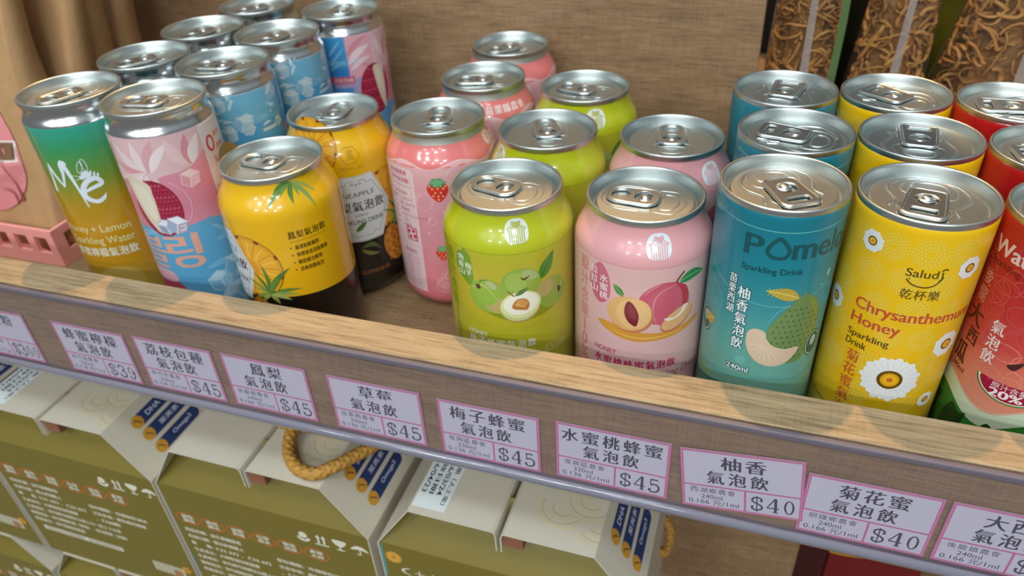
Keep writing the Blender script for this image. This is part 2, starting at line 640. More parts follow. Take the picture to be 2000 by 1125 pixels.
def make_tab(k):
    """stay-on pull tab with curled edge; finger end towards -X"""
    M = Mesh()
    z = (HT[k] - 2.9) / 1000
    if k == 't':
        out = rrect(-16.5, 6.5, 8.3, 7.4, 3.4)
        holes = [rrect(-14.3, -9.3, 5.3, 5.3, 1.6), [(x, y) for x, y in rrect(-6.2, 2.6, 4.7, 4.7, 4.2)]]
    else:
        out = rrect(-18, 6.6, 6.9, 7.7, 6.2)
        holes = [rrect(-16, -6.8, 4.9, 5.2, 4.4), rrect(-5.0, 3.4, 5.0, 5.0, 4.15)]
    c = bpy.data.curves.new('tab_outline', 'CURVE')
    c.dimensions = '2D'
    c.fill_mode = 'BOTH'
    c.extrude = .00035
    c.bevel_depth = .00025
    c.bevel_resolution = 1
    for lp in [out] + holes:
        sp = c.splines.new('POLY')
        sp.points.add(len(lp) - 1)
        for q, (x, y) in zip(sp.points, lp):
            q.co = (x / 1000, y / 1000, 0, 1)
        sp.use_cyclic_u = True
    o = bpy.data.objects.new('tab_outline', c)
    COL.objects.link(o)
    bpy.context.view_layer.update()
    ev = o.evaluated_get(bpy.context.evaluated_depsgraph_get())
    me = ev.to_mesh()
    M.add([(v.co.x, v.co.y, v.co.z + z) for v in me.vertices], [list(p.vertices) for p in me.polygons], TABM)
    ev.to_mesh_clear()
    bpy.data.objects.remove(o)
    bpy.data.curves.remove(c)
    M.tube([(x * .96 / 1000, y * .94 / 1000, z + .0002) for x, y in out], .00085, TABM, 8, True, .8)
    M.tube([(x / 1000, y / 1000, z + .0002) for x, y in holes[0]], .00055, TABM, 8, True, .8)
    # rivet island held at the nose side
    isl = [(.0001, z + .0011), (.0016, z + .0010), (.0021, z + .0004), (.0022, z - .0002), (.0031, z - .0002), (.0033, z - .0005)]
    M.lathe(isl[::-1], TABM, 24)
    M.add([(.0025, -.0022, z - .0003), (.0046, -.0026, z - .0002), (.0046, .0026, z - .0002), (.0025, .0022, z - .0003)], [(0, 1, 2, 3)], TABM)
    return M

def make_can(kind, mats, art, name, label, cat='drink can', group=None, kk=None):
    k = kind
    t = thing(name, label, cat, group=group)
    M = Mesh()
    pr = [(r / 1000, z / 1000) for r, z in PROF[k]]
    M.lathe(pr, [mats((PROF[k][i][1] + PROF[k][i + 1][1]) / 2) for i in range(len(pr) - 1)], 128)
    art.emit(M, can_surf(k), 1.25, None, .00005, {'s': (90, 114, 2.0), 'k': (126, 140, 2), 't': (127, 131, 1.5)}[k])
    M.build('body', t)
    lid = LIDS[k].copy()
    COL.objects.link(lid)
    lid.parent = t
    tb = TABS[k].copy()
    COL.objects.link(tb)
    tb.parent = lid
    return t

def dup(root, label, group=None):
    r = root.copy()
    COL.objects.link(r)
    r['label'] = label
    if group:
        r['group'] = group
    for ch in list(root.children):
        c = ch.copy()
        COL.objects.link(c)
        c.parent = r
        for g in ch.children:
            d = g.copy()
            COL.objects.link(d)
            d.parent = c
    return r

def place(o, x, y, rz, tab):
    """tab: world angle of the tab's nose"""
    o.location = (x, y, 0)
    o.rotation_euler = (0, 0, rz)
    for c in o.children:
        if c.name.split('.')[0] == 'lid':
            c.rotation_euler = (0, 0, math.radians(tab) - rz)

LIDS, TABS = {}, {}
for k in 'skt':
    LIDS[k] = make_lid(k).build('lid')
    TABS[k] = make_tab(k).build('pull_tab')

# ================================================================== the seven printed designs
rnd = random.Random(4)

def farm_logo(A, cx, cy, wd, h, col, line):
    """rounded badge with sheaf lines that rise from the foot and fan out to a crossed top"""
    pts = []
    for k in range(48):
        t = 2 * math.pi * k / 48
        x, y = math.copysign(abs(math.cos(t)) ** .82, math.cos(t)), math.copysign(abs(math.sin(t)) ** .82, math.sin(t))
        pts.append((cx + wd * .5 * x * (1 if y > -.2 else 1 - .06 * (-y - .2)), cy + h * max(-.45, .5 * y)))
    A.poly(pts, col)
    for i in (-1, 1):
        for j in range(4):
            x0 = i * (.035 + .085 * j) * wd
            A.curve([(cx + x0, cy - h * .48), (cx + x0, cy - h * .12), (cx + x0 * 1.15 + i * .02 * wd, cy + h * .08),
                     (cx + x0 * 1.2 + i * (.15 - .03 * j) * wd, cy + h * (.26 - .06 * j))], wd * .042, line)
        for j in range(3):
            A.curve([(cx - i * wd * (.02 + .03 * j), cy + h * (.12 + .08 * j)), (cx + i * wd * .12, cy + h * (.22 + .07 * j)),
                     (cx + i * wd * .2, cy + h * (.27 + .05 * j))], wd * .036, line)

# ---- plum honey soda (yellow green)
def art_plum():
    A = Art()
    A.rect(-103.6, 94.6, 103.6, 95.1, '#a2a81c')
    for u0 in (0,):
        farm_logo(A, 15.6, 104.6, 12.8, 11.4, '#dde3dc', '#a9ac25')
        A.vtext('原汁含量10%', -23.6, 92, 30, 5.6, '#7f9a1e', .02)
        A.blob([(-13, 95), (-9, 91), (-8.4, 84), (-8.2, 79), (-10.6, 74.5), (-14, 77), (-17, 80), (-18.6, 86), (-17, 92), (-14.5, 93)], '#6f9a2a')
        A.vtext('角板山', -15.3, 91.4, 79.5, 3.8, '#e8efe6', .012)
        A.vtext('梅子', -10.6, 87.6, 80, 3.9, '#e8efe6', .012)
        # soft darker ground under the fruit, part of the print
        A.blob([(-8, 65), (0, 60), (14, 56.5), (30, 58.5), (40, 65), (30, 63), (10, 62)], '#8f9620')
        A.leaf((25.5, 78.5), (33.6, 91.8), 6.6, '#4f8a30', '#3c6d24')
        A.ell(16, 78.6, 9.9, 8.2, '#93ae43')
        A.ell(13.4, 79.6, 5.4, 5.2, '#9fba55', 20)
        A.ell(20.5, 82.6, 4.4, 2.6, '#a9b878', -30)
        A.blob([(15.4, 82.2), (17, 81.2), (19, 81.8), (20.6, 82.4), (18.4, 80.4), (17.4, 80), (16.4, 80.6)], '#4c3a1a')
        A.ell(32, 69, 9.6, 8.6, '#8fa83c', -20)
        A.ell(28.4, 72.6, 5.4, 4.4, '#b5a463', 40)
        A.curve([(40, 74.6), (38.6, 70.6), (37, 69)], .5, '#c3c878')
        A.blob([(36, 70.5), (38, 69.2), (37.8, 67.6), (36.6, 66.2), (35.8, 68.2)], '#4a2a20')
        A.ell(-1.2, 71, 9.6, 9.9, '#93b044', -50)
        A.ell(2.2, 66.6, 6.2, 5, '#b9a765', -40)
        A.ell(-2.2, 72.4, 7, 7.6, '#8fb53e', -50)
        A.ell(1.2, 77.6, 3.3, 1.8, '#b2bc86', -35)
        A.curve([(-9.4, 74.4), (-7.4, 75.4), (-5.4, 75.4), (-3.4, 77), (0, 74.6), (4.5, 68)], .45, '#d6dc92', True)
        A.blob([(-7.2, 76.4), (-5, 76.8), (-4.2, 75.2), (-6, 74.2)], '#4c3018')
        A.curve([(-5, 76.4), (-4.6, 78.6), (-2.6, 79.8), (0, 79.4)], .4, '#5b6420', True)
        A.ell(15.2, 64.2, 10.1, 8.4, '#b98a55', 8)
        A.ell(14.8, 64.6, 10, 8, '#c4cf8a', 8)
        A.ell(15.4, 66.2, 10.2, 7.7, '#dfe0a0', 10)
        A.ell(15.5, 66.8, 8.8, 6.4, '#efeeda', 10)
        A.blob([(11, 66), (13.5, 69.5), (17.5, 69.5), (19.5, 66.5), (18.5, 63), (15, 63.2), (11.6, 64)], '#bd7a3c')
        A.blob([(12.6, 66.2), (14, 69), (17.4, 68.8), (18.8, 66.2), (16, 64.8)], '#d59a55')
        A.curve([(12.4, 66.6), (15.2, 65.6), (17.2, 64.6)], .5, '#e8c074')
        A.curve([(9, 74.6), (11, 72.6), (12.2, 71.4)], .7, '#7a6a2a')
        A.leaf((12.4, 71.6), (20, 75.8), 2.2, '#2f6a2a', '#a9cf8a')
        for x, y, l in ((-4, 53, 9), (6, 50.5, 12), (20, 52, 14), (30, 50, 9), (-12, 55, 6)):
            A.curve([(x - l / 2, y - .8), (x, y + .5), (x + l / 2, y)], .5, '#a4ab2b', True)
        A.text('HONEY', -14, 45.4, -2.6, 48.4, '#dfe3bf', .015)
        for i, ch in enumerate('梅子蜂蜜氣泡飲'):
            A.text(ch, -14 + i * 5.3, 39.8, -14 + i * 5.3 + 4.3, 44.6, '#e9ece0', .015)
        A.text('Drink', 27.4, 33, 41.6, 37.6, '#c3c98a', 0, shear=.25)
    A.rect(-103.6, 31, 103.6, 31.4, '#7f8c1c')
    A.blob([(-60, 96), (-66, 88), (-64, 70), (-58, 62), (-54, 74), (-53, 88)], '#35701f')   # green leaf printed on the rear
    A.vtext('有效日期標示於罐底', -75, 90, 20, 5, '#8a8f20')
    return A

# ---- peach honey soda (pink)
def art_peach():
    A = Art()
    A.rect(-103.6, 94.4, 103.6, 95, '#d99a9b')
    farm_logo(A, 13.2, 103.6, 12.8, 11.4, '#dfe7ea', '#dc9fa3')
    A.vtext('原汁含量10%', -25.2, 93, 31, 6, '#d9857c', .03)
    A.blob([(-15, 93.5), (-11.6, 91), (-9.6, 86), (-9, 79), (-10.6, 74), (-14.4, 71.6), (-17.6, 73.6), (-20, 78), (-21.4, 83), (-19, 89.5)], '#c9687c')
    A.vtext('拉拉山', -18.2, 91, 76.6, 4.3, '#f2e6ea', .012)
    A.vtext('水蜜桃', -12.6, 88, 74, 4.5, '#f2e6ea', .012)
    A.blob([(-15.2, 62), (-9, 62.4), (0, 60), (14, 58.6), (27, 60), (36.5, 62.4), (36.4, 60), (26, 56), (12, 54), (2, 53.8), (-8, 56.4), (-13.6, 59.4)], '#d79a3c')
    A.curve([(-8, 58.4), (2, 56), (14, 56), (28, 58.2)], 1, '#e8b75c', True)
    A.ell(16.8, 75, 13, 11.6, '#c9566c', 14)
    A.ell(19.2, 73.6, 10.8, 11.4, '#cb5f74', -10)
    A.blob([(22, 85), (27, 83), (29.2, 77), (28.2, 69), (24, 64), (26, 72), (25, 80)], '#b9384a')
    A.curve([(22.6, 85), (14, 81), (11.4, 73), (13.6, 63)], .7, '#dd8e9c', True)
    A.curve([(7, 80), (10, 83.6), (15, 85.8)], .7, '#d98a99', True)
    A.ell(1.2, 68.6, 11, 9.8, '#c77a58', -14)
    A.ell(.4, 69.4, 10.7, 9.5, '#e0b070', -14)
    A.ell(2.6, 69.8, 8.2, 8.6, '#e7bd82', -14)
    A.blob([(0, 76.6), (2.8, 74.4), (5, 69), (4.6, 64), (3.4, 62.6), (.2, 65), (-1.6, 69), (-1.6, 73.4)], '#7b2434')
    A.blob([(.6, 75), (2.4, 73.4), (4, 69), (3.6, 66), (1, 68), (.2, 71.4)], '#8c3040')
    A.ell(24, 65, 9.6, 5.2, '#c9745c', 33)
    A.ell(24.2, 65.6, 9.2, 4.6, '#e2b27a', 33)
    A.blob([(17, 66.4), (19.6, 66.6), (22, 66.2), (24.6, 67.6), (26, 69.4), (26.6, 71.8), (29.4, 71.8), (28.4, 69), (24.6, 66), (19.4, 64.8)], '#f0e3cf')
    A.curve([(21.8, 85.4), (22.8, 87.6), (25.6, 90.8)], .9, '#6a2a34')
    A.leaf((23.2, 85.6), (38.6, 86.4), 5.6, '#2f8a46', '#8cc07c', .1)
    A.curve([(-3.4, 78.6), (-2.4, 80.4)], .6, '#6a4a2a')
    A.leaf((-2.6, 79), (-7.6, 84.6), 3.2, '#3f8a3e', '#9cc07a')
    for x, y, l in ((-6, 51, 12), (8, 49.5, 16), (22, 51.5, 12), (-18, 54, 7), (30, 48, 9)):
        A.curve([(x - l / 2, y + .8), (x, y - .3), (x + l / 2, y + .6)], .5, '#e4b9b4', True)
    A.text('HONEY', -17, 43.6, -5, 46.6, '#b84a62', .015)
    for i, ch in enumerate('水蜜桃蜂蜜氣泡飲'):
        A.text(ch, -17 + i * 5.35, 36.4, -17 + i * 5.35 + 4.5, 41.6, '#c02a5e', .03)
    A.text('Sparkling Drink', 8, 29, 42, 34.6, '#8f5a5e', 0, shear=.25)
    A.vtext('有效日期標示於罐底', -75, 90, 20, 5, '#c9737c')
    return A

# ---- strawberry soda (coral with milky wave)
def strawberry(A, x, y, s):
    A.blob([(x, y - 1.0 * s), (x + .62 * s, y - .55 * s), (x + .95 * s, y + .2 * s), (x + .7 * s, y + .72 * s), (x, y + .72 * s),
            (x - .7 * s, y + .72 * s), (x - .98 * s, y + .2 * s), (x - .6 * s, y - .55 * s)], '#d13c2c')
    A.blob([(x + .3 * s, y - .7 * s), (x + .7 * s, y - .2 * s), (x + .8 * s, y + .3 * s), (x + .5 * s, y + .1 * s)], '#b93040')
    for dx, dy in ((-.5, .25), (0, .3), (.5, .3), (-.25, -.1), (.25, -.1), (-.45, -.4), (0, -.45), (.4, -.45), (0, -.75), (-.7, .5), (.7, .5)):
        A.ell(x + dx * s, y + dy * s, .06 * s, .09 * s, '#f2dca0', 0, 8)
    A.poly([(x - .75 * s, y + .72 * s), (x - .3 * s, y + .75 * s), (x - .35 * s, y + .42 * s), (x, y + .66 * s), (x + .3 * s, y + .42 * s), (x + .32 * s, y + .75 * s),
            (x + .8 * s, y + .8 * s), (x + .42 * s, y + .95 * s), (x + .45 * s, y + 1.2 * s), (x + .1 * s, y + 1.0 * s), (x, y + 1.32 * s), (x - .15 * s, y + 1.0 * s),
            (x - .5 * s, y + 1.15 * s), (x - .4 * s, y + .92 * s)], '#6fb07a')

def art_berry():
    A = Art()
    W = []
    for k in range(97):
        u = -103.6 + 207.2 * k / 96
        W.append((u, 97.8 + 1.9 * math.cos((u + 11) * 2 * math.pi / 34.5)))
    A.poly(W + [(103.6, 60), (-103.6, 60)], 'WAVE')
    A.items[-1] = (A.items[-1][0], A.items[-1][1], ramp_mat('berry_milk', [(0, '#dd7480'), (18, '#de7d86'), (45, '#d68c96'), (75, '#d89aa4'), (100, '#e0b0b4')]), A.items[-1][3])
    A.stroke(W, .5, '#e6bfc0')
    A.poly([(103.6, 60.2), (-103.6, 60.2), (-103.6, 12), (103.6, 12)], 'WAVE2')
    A.items[-1] = (A.items[-1][0], A.items[-1][1], MATS['berry_milk'], A.items[-1][3])
    strawberry(A, 9.9, 82.6, 6.6)
    strawberry(A, 8.6, 41, 4.6)
    strawberry(A, 31, 58, 5.6)
    for x, y, r in ((18.4, 92, 3.4), (4.4, 63.5, 2.4), (6.8, 18.7, 5), (.5, 76, 5.5), (14, 24, 8), (12.5, 69, 1), (19, 61, 1.4), (26, 76, 4), (1.6, 55, .8), (20, 38, 3)):
        A.ring(x, y, r, r * 1.05, .35, '#e6b4b8', 24)
        A.ring(x, y, r * .75, r * .78, .5, '#ecc6c6', 12, 100, 190)
    A.ell(7.4, 18.4, 3.3, 3.3, '#e39aa0')
    # white information panel on the side
    A.poly([(-44, 95), (-6, 95), (-4.4, 92), (-5.2, 12), (-44, 12)], '#e2c9cb')
    A.rect(-7.1, 14, -6.8, 90, '#d0a0a4')
    for i, (tx, wd) in enumerate((('苗栗縣農會', 15), ('草莓氣泡飲', 16))):
        A.text(tx, -24, 90.5 - i * 4.6, -24 + wd, 93.6 - i * 4.6, '#c43a6a', .02)
    A.rect(-26, 83.4, -6.4, 83.8, '#c67a92')
    for i, tx in enumerate(('品名：草莓氣泡飲', '內容量：330ml', '成分：水、糖、草莓汁', '二氧化碳、檸檬酸', '電話：037-222077', '保存期限：二年', '有效日期：見罐底')):
        A.text(tx, -30, 78 - i * 3.6, -30 + 2.5 * len(tx) * .98, 80 - i * 3.6, '#c9648a', .01)
    A.rect(-15.4, 47.6, -7.2, 56.8, '#c7305f')
    A.rect(-14.6, 48.4, -8, 56, '#e2c9cb')
    for a in range(4):
        c = (-11.3, 52.2)
        p = [(.6, 1), (2.2, 1), (2.2, 2.6), (3, 2.6), (1.4, 3.4), (-.2, 2.6), (.6, 2.6)]
        q = [(x * math.cos(a * math.pi / 2) - y * math.sin(a * math.pi / 2) + c[0], x * math.sin(a * math.pi / 2) + y * math.cos(a * math.pi / 2) + c[1]) for x, y in p]
        A.poly(q, '#c7305f')
    A.rect(-20, 44, -6.8, 44.3, '#d79aac')
    A.text('營養標示', -20, 38, -9, 41, '#c9648a', .02)
    for i in range(8):
        A.text('熱量蛋白質脂肪'[i % 5:i % 5 + 3], -20, 34 - i * 3, -14, 36.2 - i * 3, '#cf7896', .01)
        A.text('%d.%d公克' % (i, (i * 7) % 10), -13, 34 - i * 3, -8.4, 36.2 - i * 3, '#cf7896', .01)
    farm_logo(A, 53, 103.8, 8.6, 7.6, '#e8d9d6', '#d98a82')
    for i, ch in enumerate('苗栗縣農會'):
        A.text(ch, 58.6 + i * 6.4, 100.4, 64 + i * 6.4, 105, '#ecdcd8', .02)
    return A

# ---- pineapple soda (yellow over black)
def art_pine():
    A = Art()
    R = 103.6
    edge = [(-R + 2 * R * k / 64, 45.5 + 2.2 * math.cos((-R + 2 * R * k / 64 - 25) * math.pi / R)) for k in range(65)]
    A.poly(edge + [(R, 20), (-R, 20)], '#17130f')
    A.rect(-R, 12, R, 20.2, '#17130f')
    # slices
    for cx, cy, r in ((19.4, 65.4, 19), (-24, 104, 17)):
        A.ell(cx, cy, r, r * 1.02, '#8a6a1a', 0, 40)
        A.ell(cx - .2, cy, r * .975, r, '#dc9c1e', 0, 40)
        A.ell(cx, cy, r * .86, r * .88, '#e2a828', 0, 40)
        A.ell(cx, cy, r * .3, r * .3, '#d8931a', 0, 24)
        for k in range(22):
            a = k * 2 * math.pi / 22
            A.curve([(cx + r * .3 * math.cos(a), cy + r * .3 * math.sin(a)), (cx + r * .6 * math.cos(a + .05), cy + r * .6 * math.sin(a + .05)),
                     (cx + r * .93 * math.cos(a), cy + r * .93 * math.sin(a))], r * .05, '#ecbc44' if k % 2 else '#d08c18', True)
        for k in range(9):
            a = k * .7 + .42
            A.ell(cx + r * .96 * math.cos(a), cy + r * .96 * math.sin(a), r * .05, r * .085, '#7a3a12', math.degrees(a), 10)
    # ornate white label
    D = [(0, 85.5), (11, 86), (21, 64), (20, 60), (12, 42.2), (0, 41.6), (-12, 42.2), (-20, 60), (-21, 64), (-11, 86)]
    A.poly(D, '#c9c4b4')
    A.poly([(x * .965, 63.6 + (y - 63.6) * .965) for x, y in D], '#d3d8da')
    for sg in (1, -1):
        A.curve([(sg * 1, 82), (sg * 5, 82.4), (sg * 7, 80), (sg * 10, 80.6), (sg * 12, 77), (sg * 15.4, 71), (sg * 17, 69.4), (sg * 18.4, 64)], .35, '#8d8476')
        A.curve([(sg * 1, 45.6), (sg * 5, 45.2), (sg * 7, 47.6), (sg * 10, 46.8), (sg * 12, 50.6), (sg * 15, 56), (sg * 18.4, 64)], .35, '#8d8476')
        A.curve([(sg * 1.4, 80), (sg * 2.4, 80.6), (sg * 3.4, 80)], .5, '#6d665c')
    A.ell(0, 80, .6, .6, '#6d665c', 0, 8)
    A.text('PINEAPPLE', -13.6, 72, 10.8, 75, '#3a3634')
    for i, ch in enumerate('鳳梨氣泡飲'):
        A.text(ch, -19 + i * 7.3, 62.4, -19 + i * 7.3 + 6.3, 69.2, '#2a2624', .02)
    A.text('330ml', -4, 58.9, 4, 60.6, '#4a4644')
    A.text('SPARKLING DRINK', -15.5, 54, 14.4, 57, '#3a3634', .01)
    # maker's emblem and name above the label
    hx = [(-6, 98.4), (-3, 102.6), (3, 102.6), (6, 98.4), (3, 93.8), (-3, 93.8), (-6, 98.4)]
    A.stroke(hx, .5, '#b98c1c')
    A.text('鳳', -2.4, 95.6, 2.4, 101, '#b98c1c')
    A.text('FENG JIU', -7, 89.3, 7, 91.6, '#a98a30')
    A.text('鳳酒嚐甜香', -7, 17.6, 13, 20.6, '#8a5a2a', .01)
    # whole fruit with its crown
    A.ell(20, 33, 8.4, 13, '#c47a1e', 8)
    for i in range(7):
        for j in range(5):
            A.ell(14.6 + j * 2.8 + (i % 2) * 1.3, 23 + i * 3.2, .9, 1.0, '#e0a040' if (i + j) % 2 else '#9a5a14', 0, 8)
    cx, cy = 27.4, 51
    for p, wd, col in (((14, 58), 2.6, '#7d9446'), ((17, 52), 2.4, '#94a050'), ((20, 63), 3, '#55803a'), ((26, 69), 3.6, '#5d7f34'), ((42, 66), 4.6, '#4f7a32'), ((36, 61), 3, '#6b8c42'),
                       ((46, 52), 3.2, '#5b7d34'), ((44, 48.4), 3, '#8aa050'), ((18, 46), 3.2, '#7c9440'), ((39, 45.6), 3.4, '#a5b062'), ((22, 44), 3.6, '#98a652'), ((32, 43), 3.8, '#8fa04a')):
        A.leaf((cx, cy - 2), p, wd * .72, col, '#8c9c58' if p[1] < 56 else '#48682e', .08 if p[0] > cx else -.08)
    # leaves hanging from the shoulder
    for p, wd, col in (((37.5, 100), 4, '#5d8a3a'), ((46, 104.5), 3, '#6f9444'), ((52.6, 100.4), 4.2, '#4f7f36'), ((57, 103), 3, '#77a04c'), ((64, 95.5), 3.6, '#84a052'), ((68, 102), 3, '#a8ac48'), ((43, 108), 2.6, '#4c7a30')):
        A.leaf((55, 111), p, wd * .72, col, '#8aa05a', -.1 if p[0] < 55 else .1)
    # rear text block
    for i, ch in enumerate('鳳梨氣泡飲'):
        A.text(ch, 45.2 + i * 4.4, 82.4, 45.2 + i * 4.4 + 3.8, 86.6, '#241d12', .015)
    A.rect(45.4, 80.5, 66.4, 80.8, '#8a6a14')
    for i, (tx, l) in enumerate((('嚴選新鮮鳳梨', 13.4), ('熱帶果香清新馥郁', 17.8), ('酸甜層次鮮明', 13.4), ('清爽超微氣泡', 13.4))):
        A.ell(45.2, 77.2 - i * 4.45, .45, .5, '#241d12', 0, 8)
        A.text(tx, 47.4, 75.8 - i * 4.45, 47.4 + l, 78.5 - i * 4.45, '#241d12', .02)
    for k in range(22):
        A.poly([(85.6, 50 + k * 2.1), (88, 51 + k * 2.1), (88, 51.8 + k * 2.1), (85.6, 50.9 + k * 2.1)], '#3a2c12')
    for k in range(5):
        A.text('營養標示每份'[k % 3:k % 3 + 3], 90, 40 - k * 6, 97, 42.4 - k * 6, '#6d675a')
    A.leaf((-5, 49), (3, 55), 3.2, '#3f6a2a', '#7da04c')
    A.leaf((-4, 37), (9, 33), 3, '#56683a', '#2e4a22', .25)
    A.leaf((-4, 36), (8, 31), 2.6, '#7a7a3c', None, -.1)
    return A

# ---- honey lemon slim can
def art_bee():
    A = Art()
    c = '#dbe6ee'
    A.curve([(-8.4, 108), (-6.4, 122), (-7.4, 130)], .35, '#c9b25a', True)
    # hand-brushed M
    A.curve([(-6.6, 92.6), (-5.2, 100), (-3.8, 110.4)], lambda t: 2.3 - 1.2 * t, c)
    A.curve([(-3.9, 110.4), (-2, 104), (1.8, 96.4)], lambda t: .9 + 1.0 * math.sin(t * 3), c)
    A.curve([(1.6, 96.2), (4, 104), (4.6, 109.6), (6.6, 112)], lambda t: 1.1 + 2.3 * t, c)
    A.curve([(5.6, 111.6), (7.4, 106), (9.4, 96), (11.2, 83.6)], lambda t: 3.5 - 2.9 * t, c)
    A.ell(6.2, 110.8, 2.2, 1.9, c)
    # brushed e
    A.curve([(12.6, 93.2), (17, 95), (22.6, 97), (20.6, 100.4), (15.6, 99.2), (12, 94.6), (12.4, 89.4), (17, 86.6), (21, 88.2), (23, 91)],
            lambda t: (1.5 + 1.5 * math.sin(math.pi * t)) * (1 if t < .9 else (1 - t) * 10), c)
    # bee
    A.ell(16.4, 103.4, 2.5, 2.1, c, 20)
    A.ell(13.9, 102, 1.3, 1.3, c)
    for k in range(3):
        A.ell(19 + k * 1.7, 103.6 - k * .7, .6, 2.0 - .35 * k, c, -18)
    for rr, x, y in ((70, 14.8, 108), (95, 17.4, 109)):
        q = math.radians(rr)
        A.stroke([(x + 3.6 * math.cos(t) * math.cos(q) - 1.3 * math.sin(t) * math.sin(q), y + 3.6 * math.cos(t) * math.sin(q) + 1.3 * math.sin(t) * math.cos(q))
                  for t in [2 * math.pi * k / 20 for k in range(21)]], .35, c)
    for p in (((13, 102.6), (9.6, 103.6)), ((13, 101.6), (10.2, 100.6)), ((16, 101.2), (15.4, 98.8)), ((18, 101.2), (18.6, 99.4))):
        A.stroke(list(p), .35, c)
    A.text('Honey + Lemon', -12, 65.2, 28.6, 71.4, '#d9dca0')
    A.text('Sparkling Water', -10, 57.4, 28.8, 64, '#d9dca0')
    for i, ch in enumerate('蜂蜜檸檬氣泡飲'):
        A.text(ch, -11 + i * 5.7, 50.4, -11 + i * 5.7 + 5, 56.4, '#e2e4cf', .02)
    A.ell(12, 32, 14, 11, '#c0a24c')
    for k in range(14):
        A.ell(rnd.uniform(-6, 16), rnd.uniform(28, 82), .25, .25, '#e6d48a', 0, 6)
    A.vtext('蜂蜜檸檬氣泡飲營養標示', 60, 120, 30, 5, '#dfe6d8')
    return A

# ---- lychee tea slim can (pink with ice, blue rear)
def ice(A, x, y, s, rot=0, c=('#dfe8ee', '#b9d2e2', '#9cc0d8')):
    q = math.radians(rot)
    def P(px, py):
        return (x + s * (px * math.cos(q) - py * math.sin(q)), y + s * (px * math.sin(q) + py * math.cos(q)))
    A.poly([P(-1, -.6), P(0, -1.1), P(1, -.6), P(1, .6), P(0, 1.1), P(-1, .6)], c[1])
    A.poly([P(-.9, .55), P(0, .15), P(.9, .55), P(0, 1)], c[0])
    A.poly([P(-.85, .35), P(-.1, 0), P(-.1, -.9), P(-.85, -.5)], c[2])
    A.stroke([P(0, .1), P(0, -1)], s * .09, c[0])
    A.stroke([P(-1, .6), P(0, .12), P(1, .6)], s * .09, c[0])
    A.stroke([P(.3, -.1), P(.75, .15), P(.75, -.4), P(.3, -.6)], s * .12, c[0])

def lychee_fruit(A, cx, cy, rx, ry, flesh):
    A.ell(cx, cy, rx, ry, '#8f1f3a', 0, 32)
    A.flat = True
    for i in range(15):
        for j in range(-6, 7):
            y = cy + (i - 7) * ry * .135
            x = cx + (j + .5 * (i % 2)) * rx * .155
            if ((x - cx) / rx) ** 2 + ((y - cy) / ry) ** 2 < .9:
                A.poly([(x - rx * .075, y - ry * .05), (x + rx * .075, y - ry * .03), (x, y + ry * .075)], ('#b8324f', '#a8284a', '#c44a60')[(i * 5 + j * 3) % 3])
    A.flat = False
    A.layer += 1
    f0, f1 = flesh
    A.blob([(f0[0], f0[1]), (f1[0] - 1, f1[1]), (f1[0], f1[1] - 7), (f1[0] - .2, cy - ry * .1), (f1[0] - 2, cy - ry * .88), (f0[0] + (f1[0] - f0[0]) * .35, cy - ry * .45), (f0[0] + .4, cy + ry * .3)], '#d9cbb4')
    A.blob([(f0[0] + 2, f0[1] - 4), (f1[0] - 2.4, f1[1] - 4), (f1[0] - 2.4, cy - ry * .4), (f0[0] + 4, cy)], '#e2d8c4')

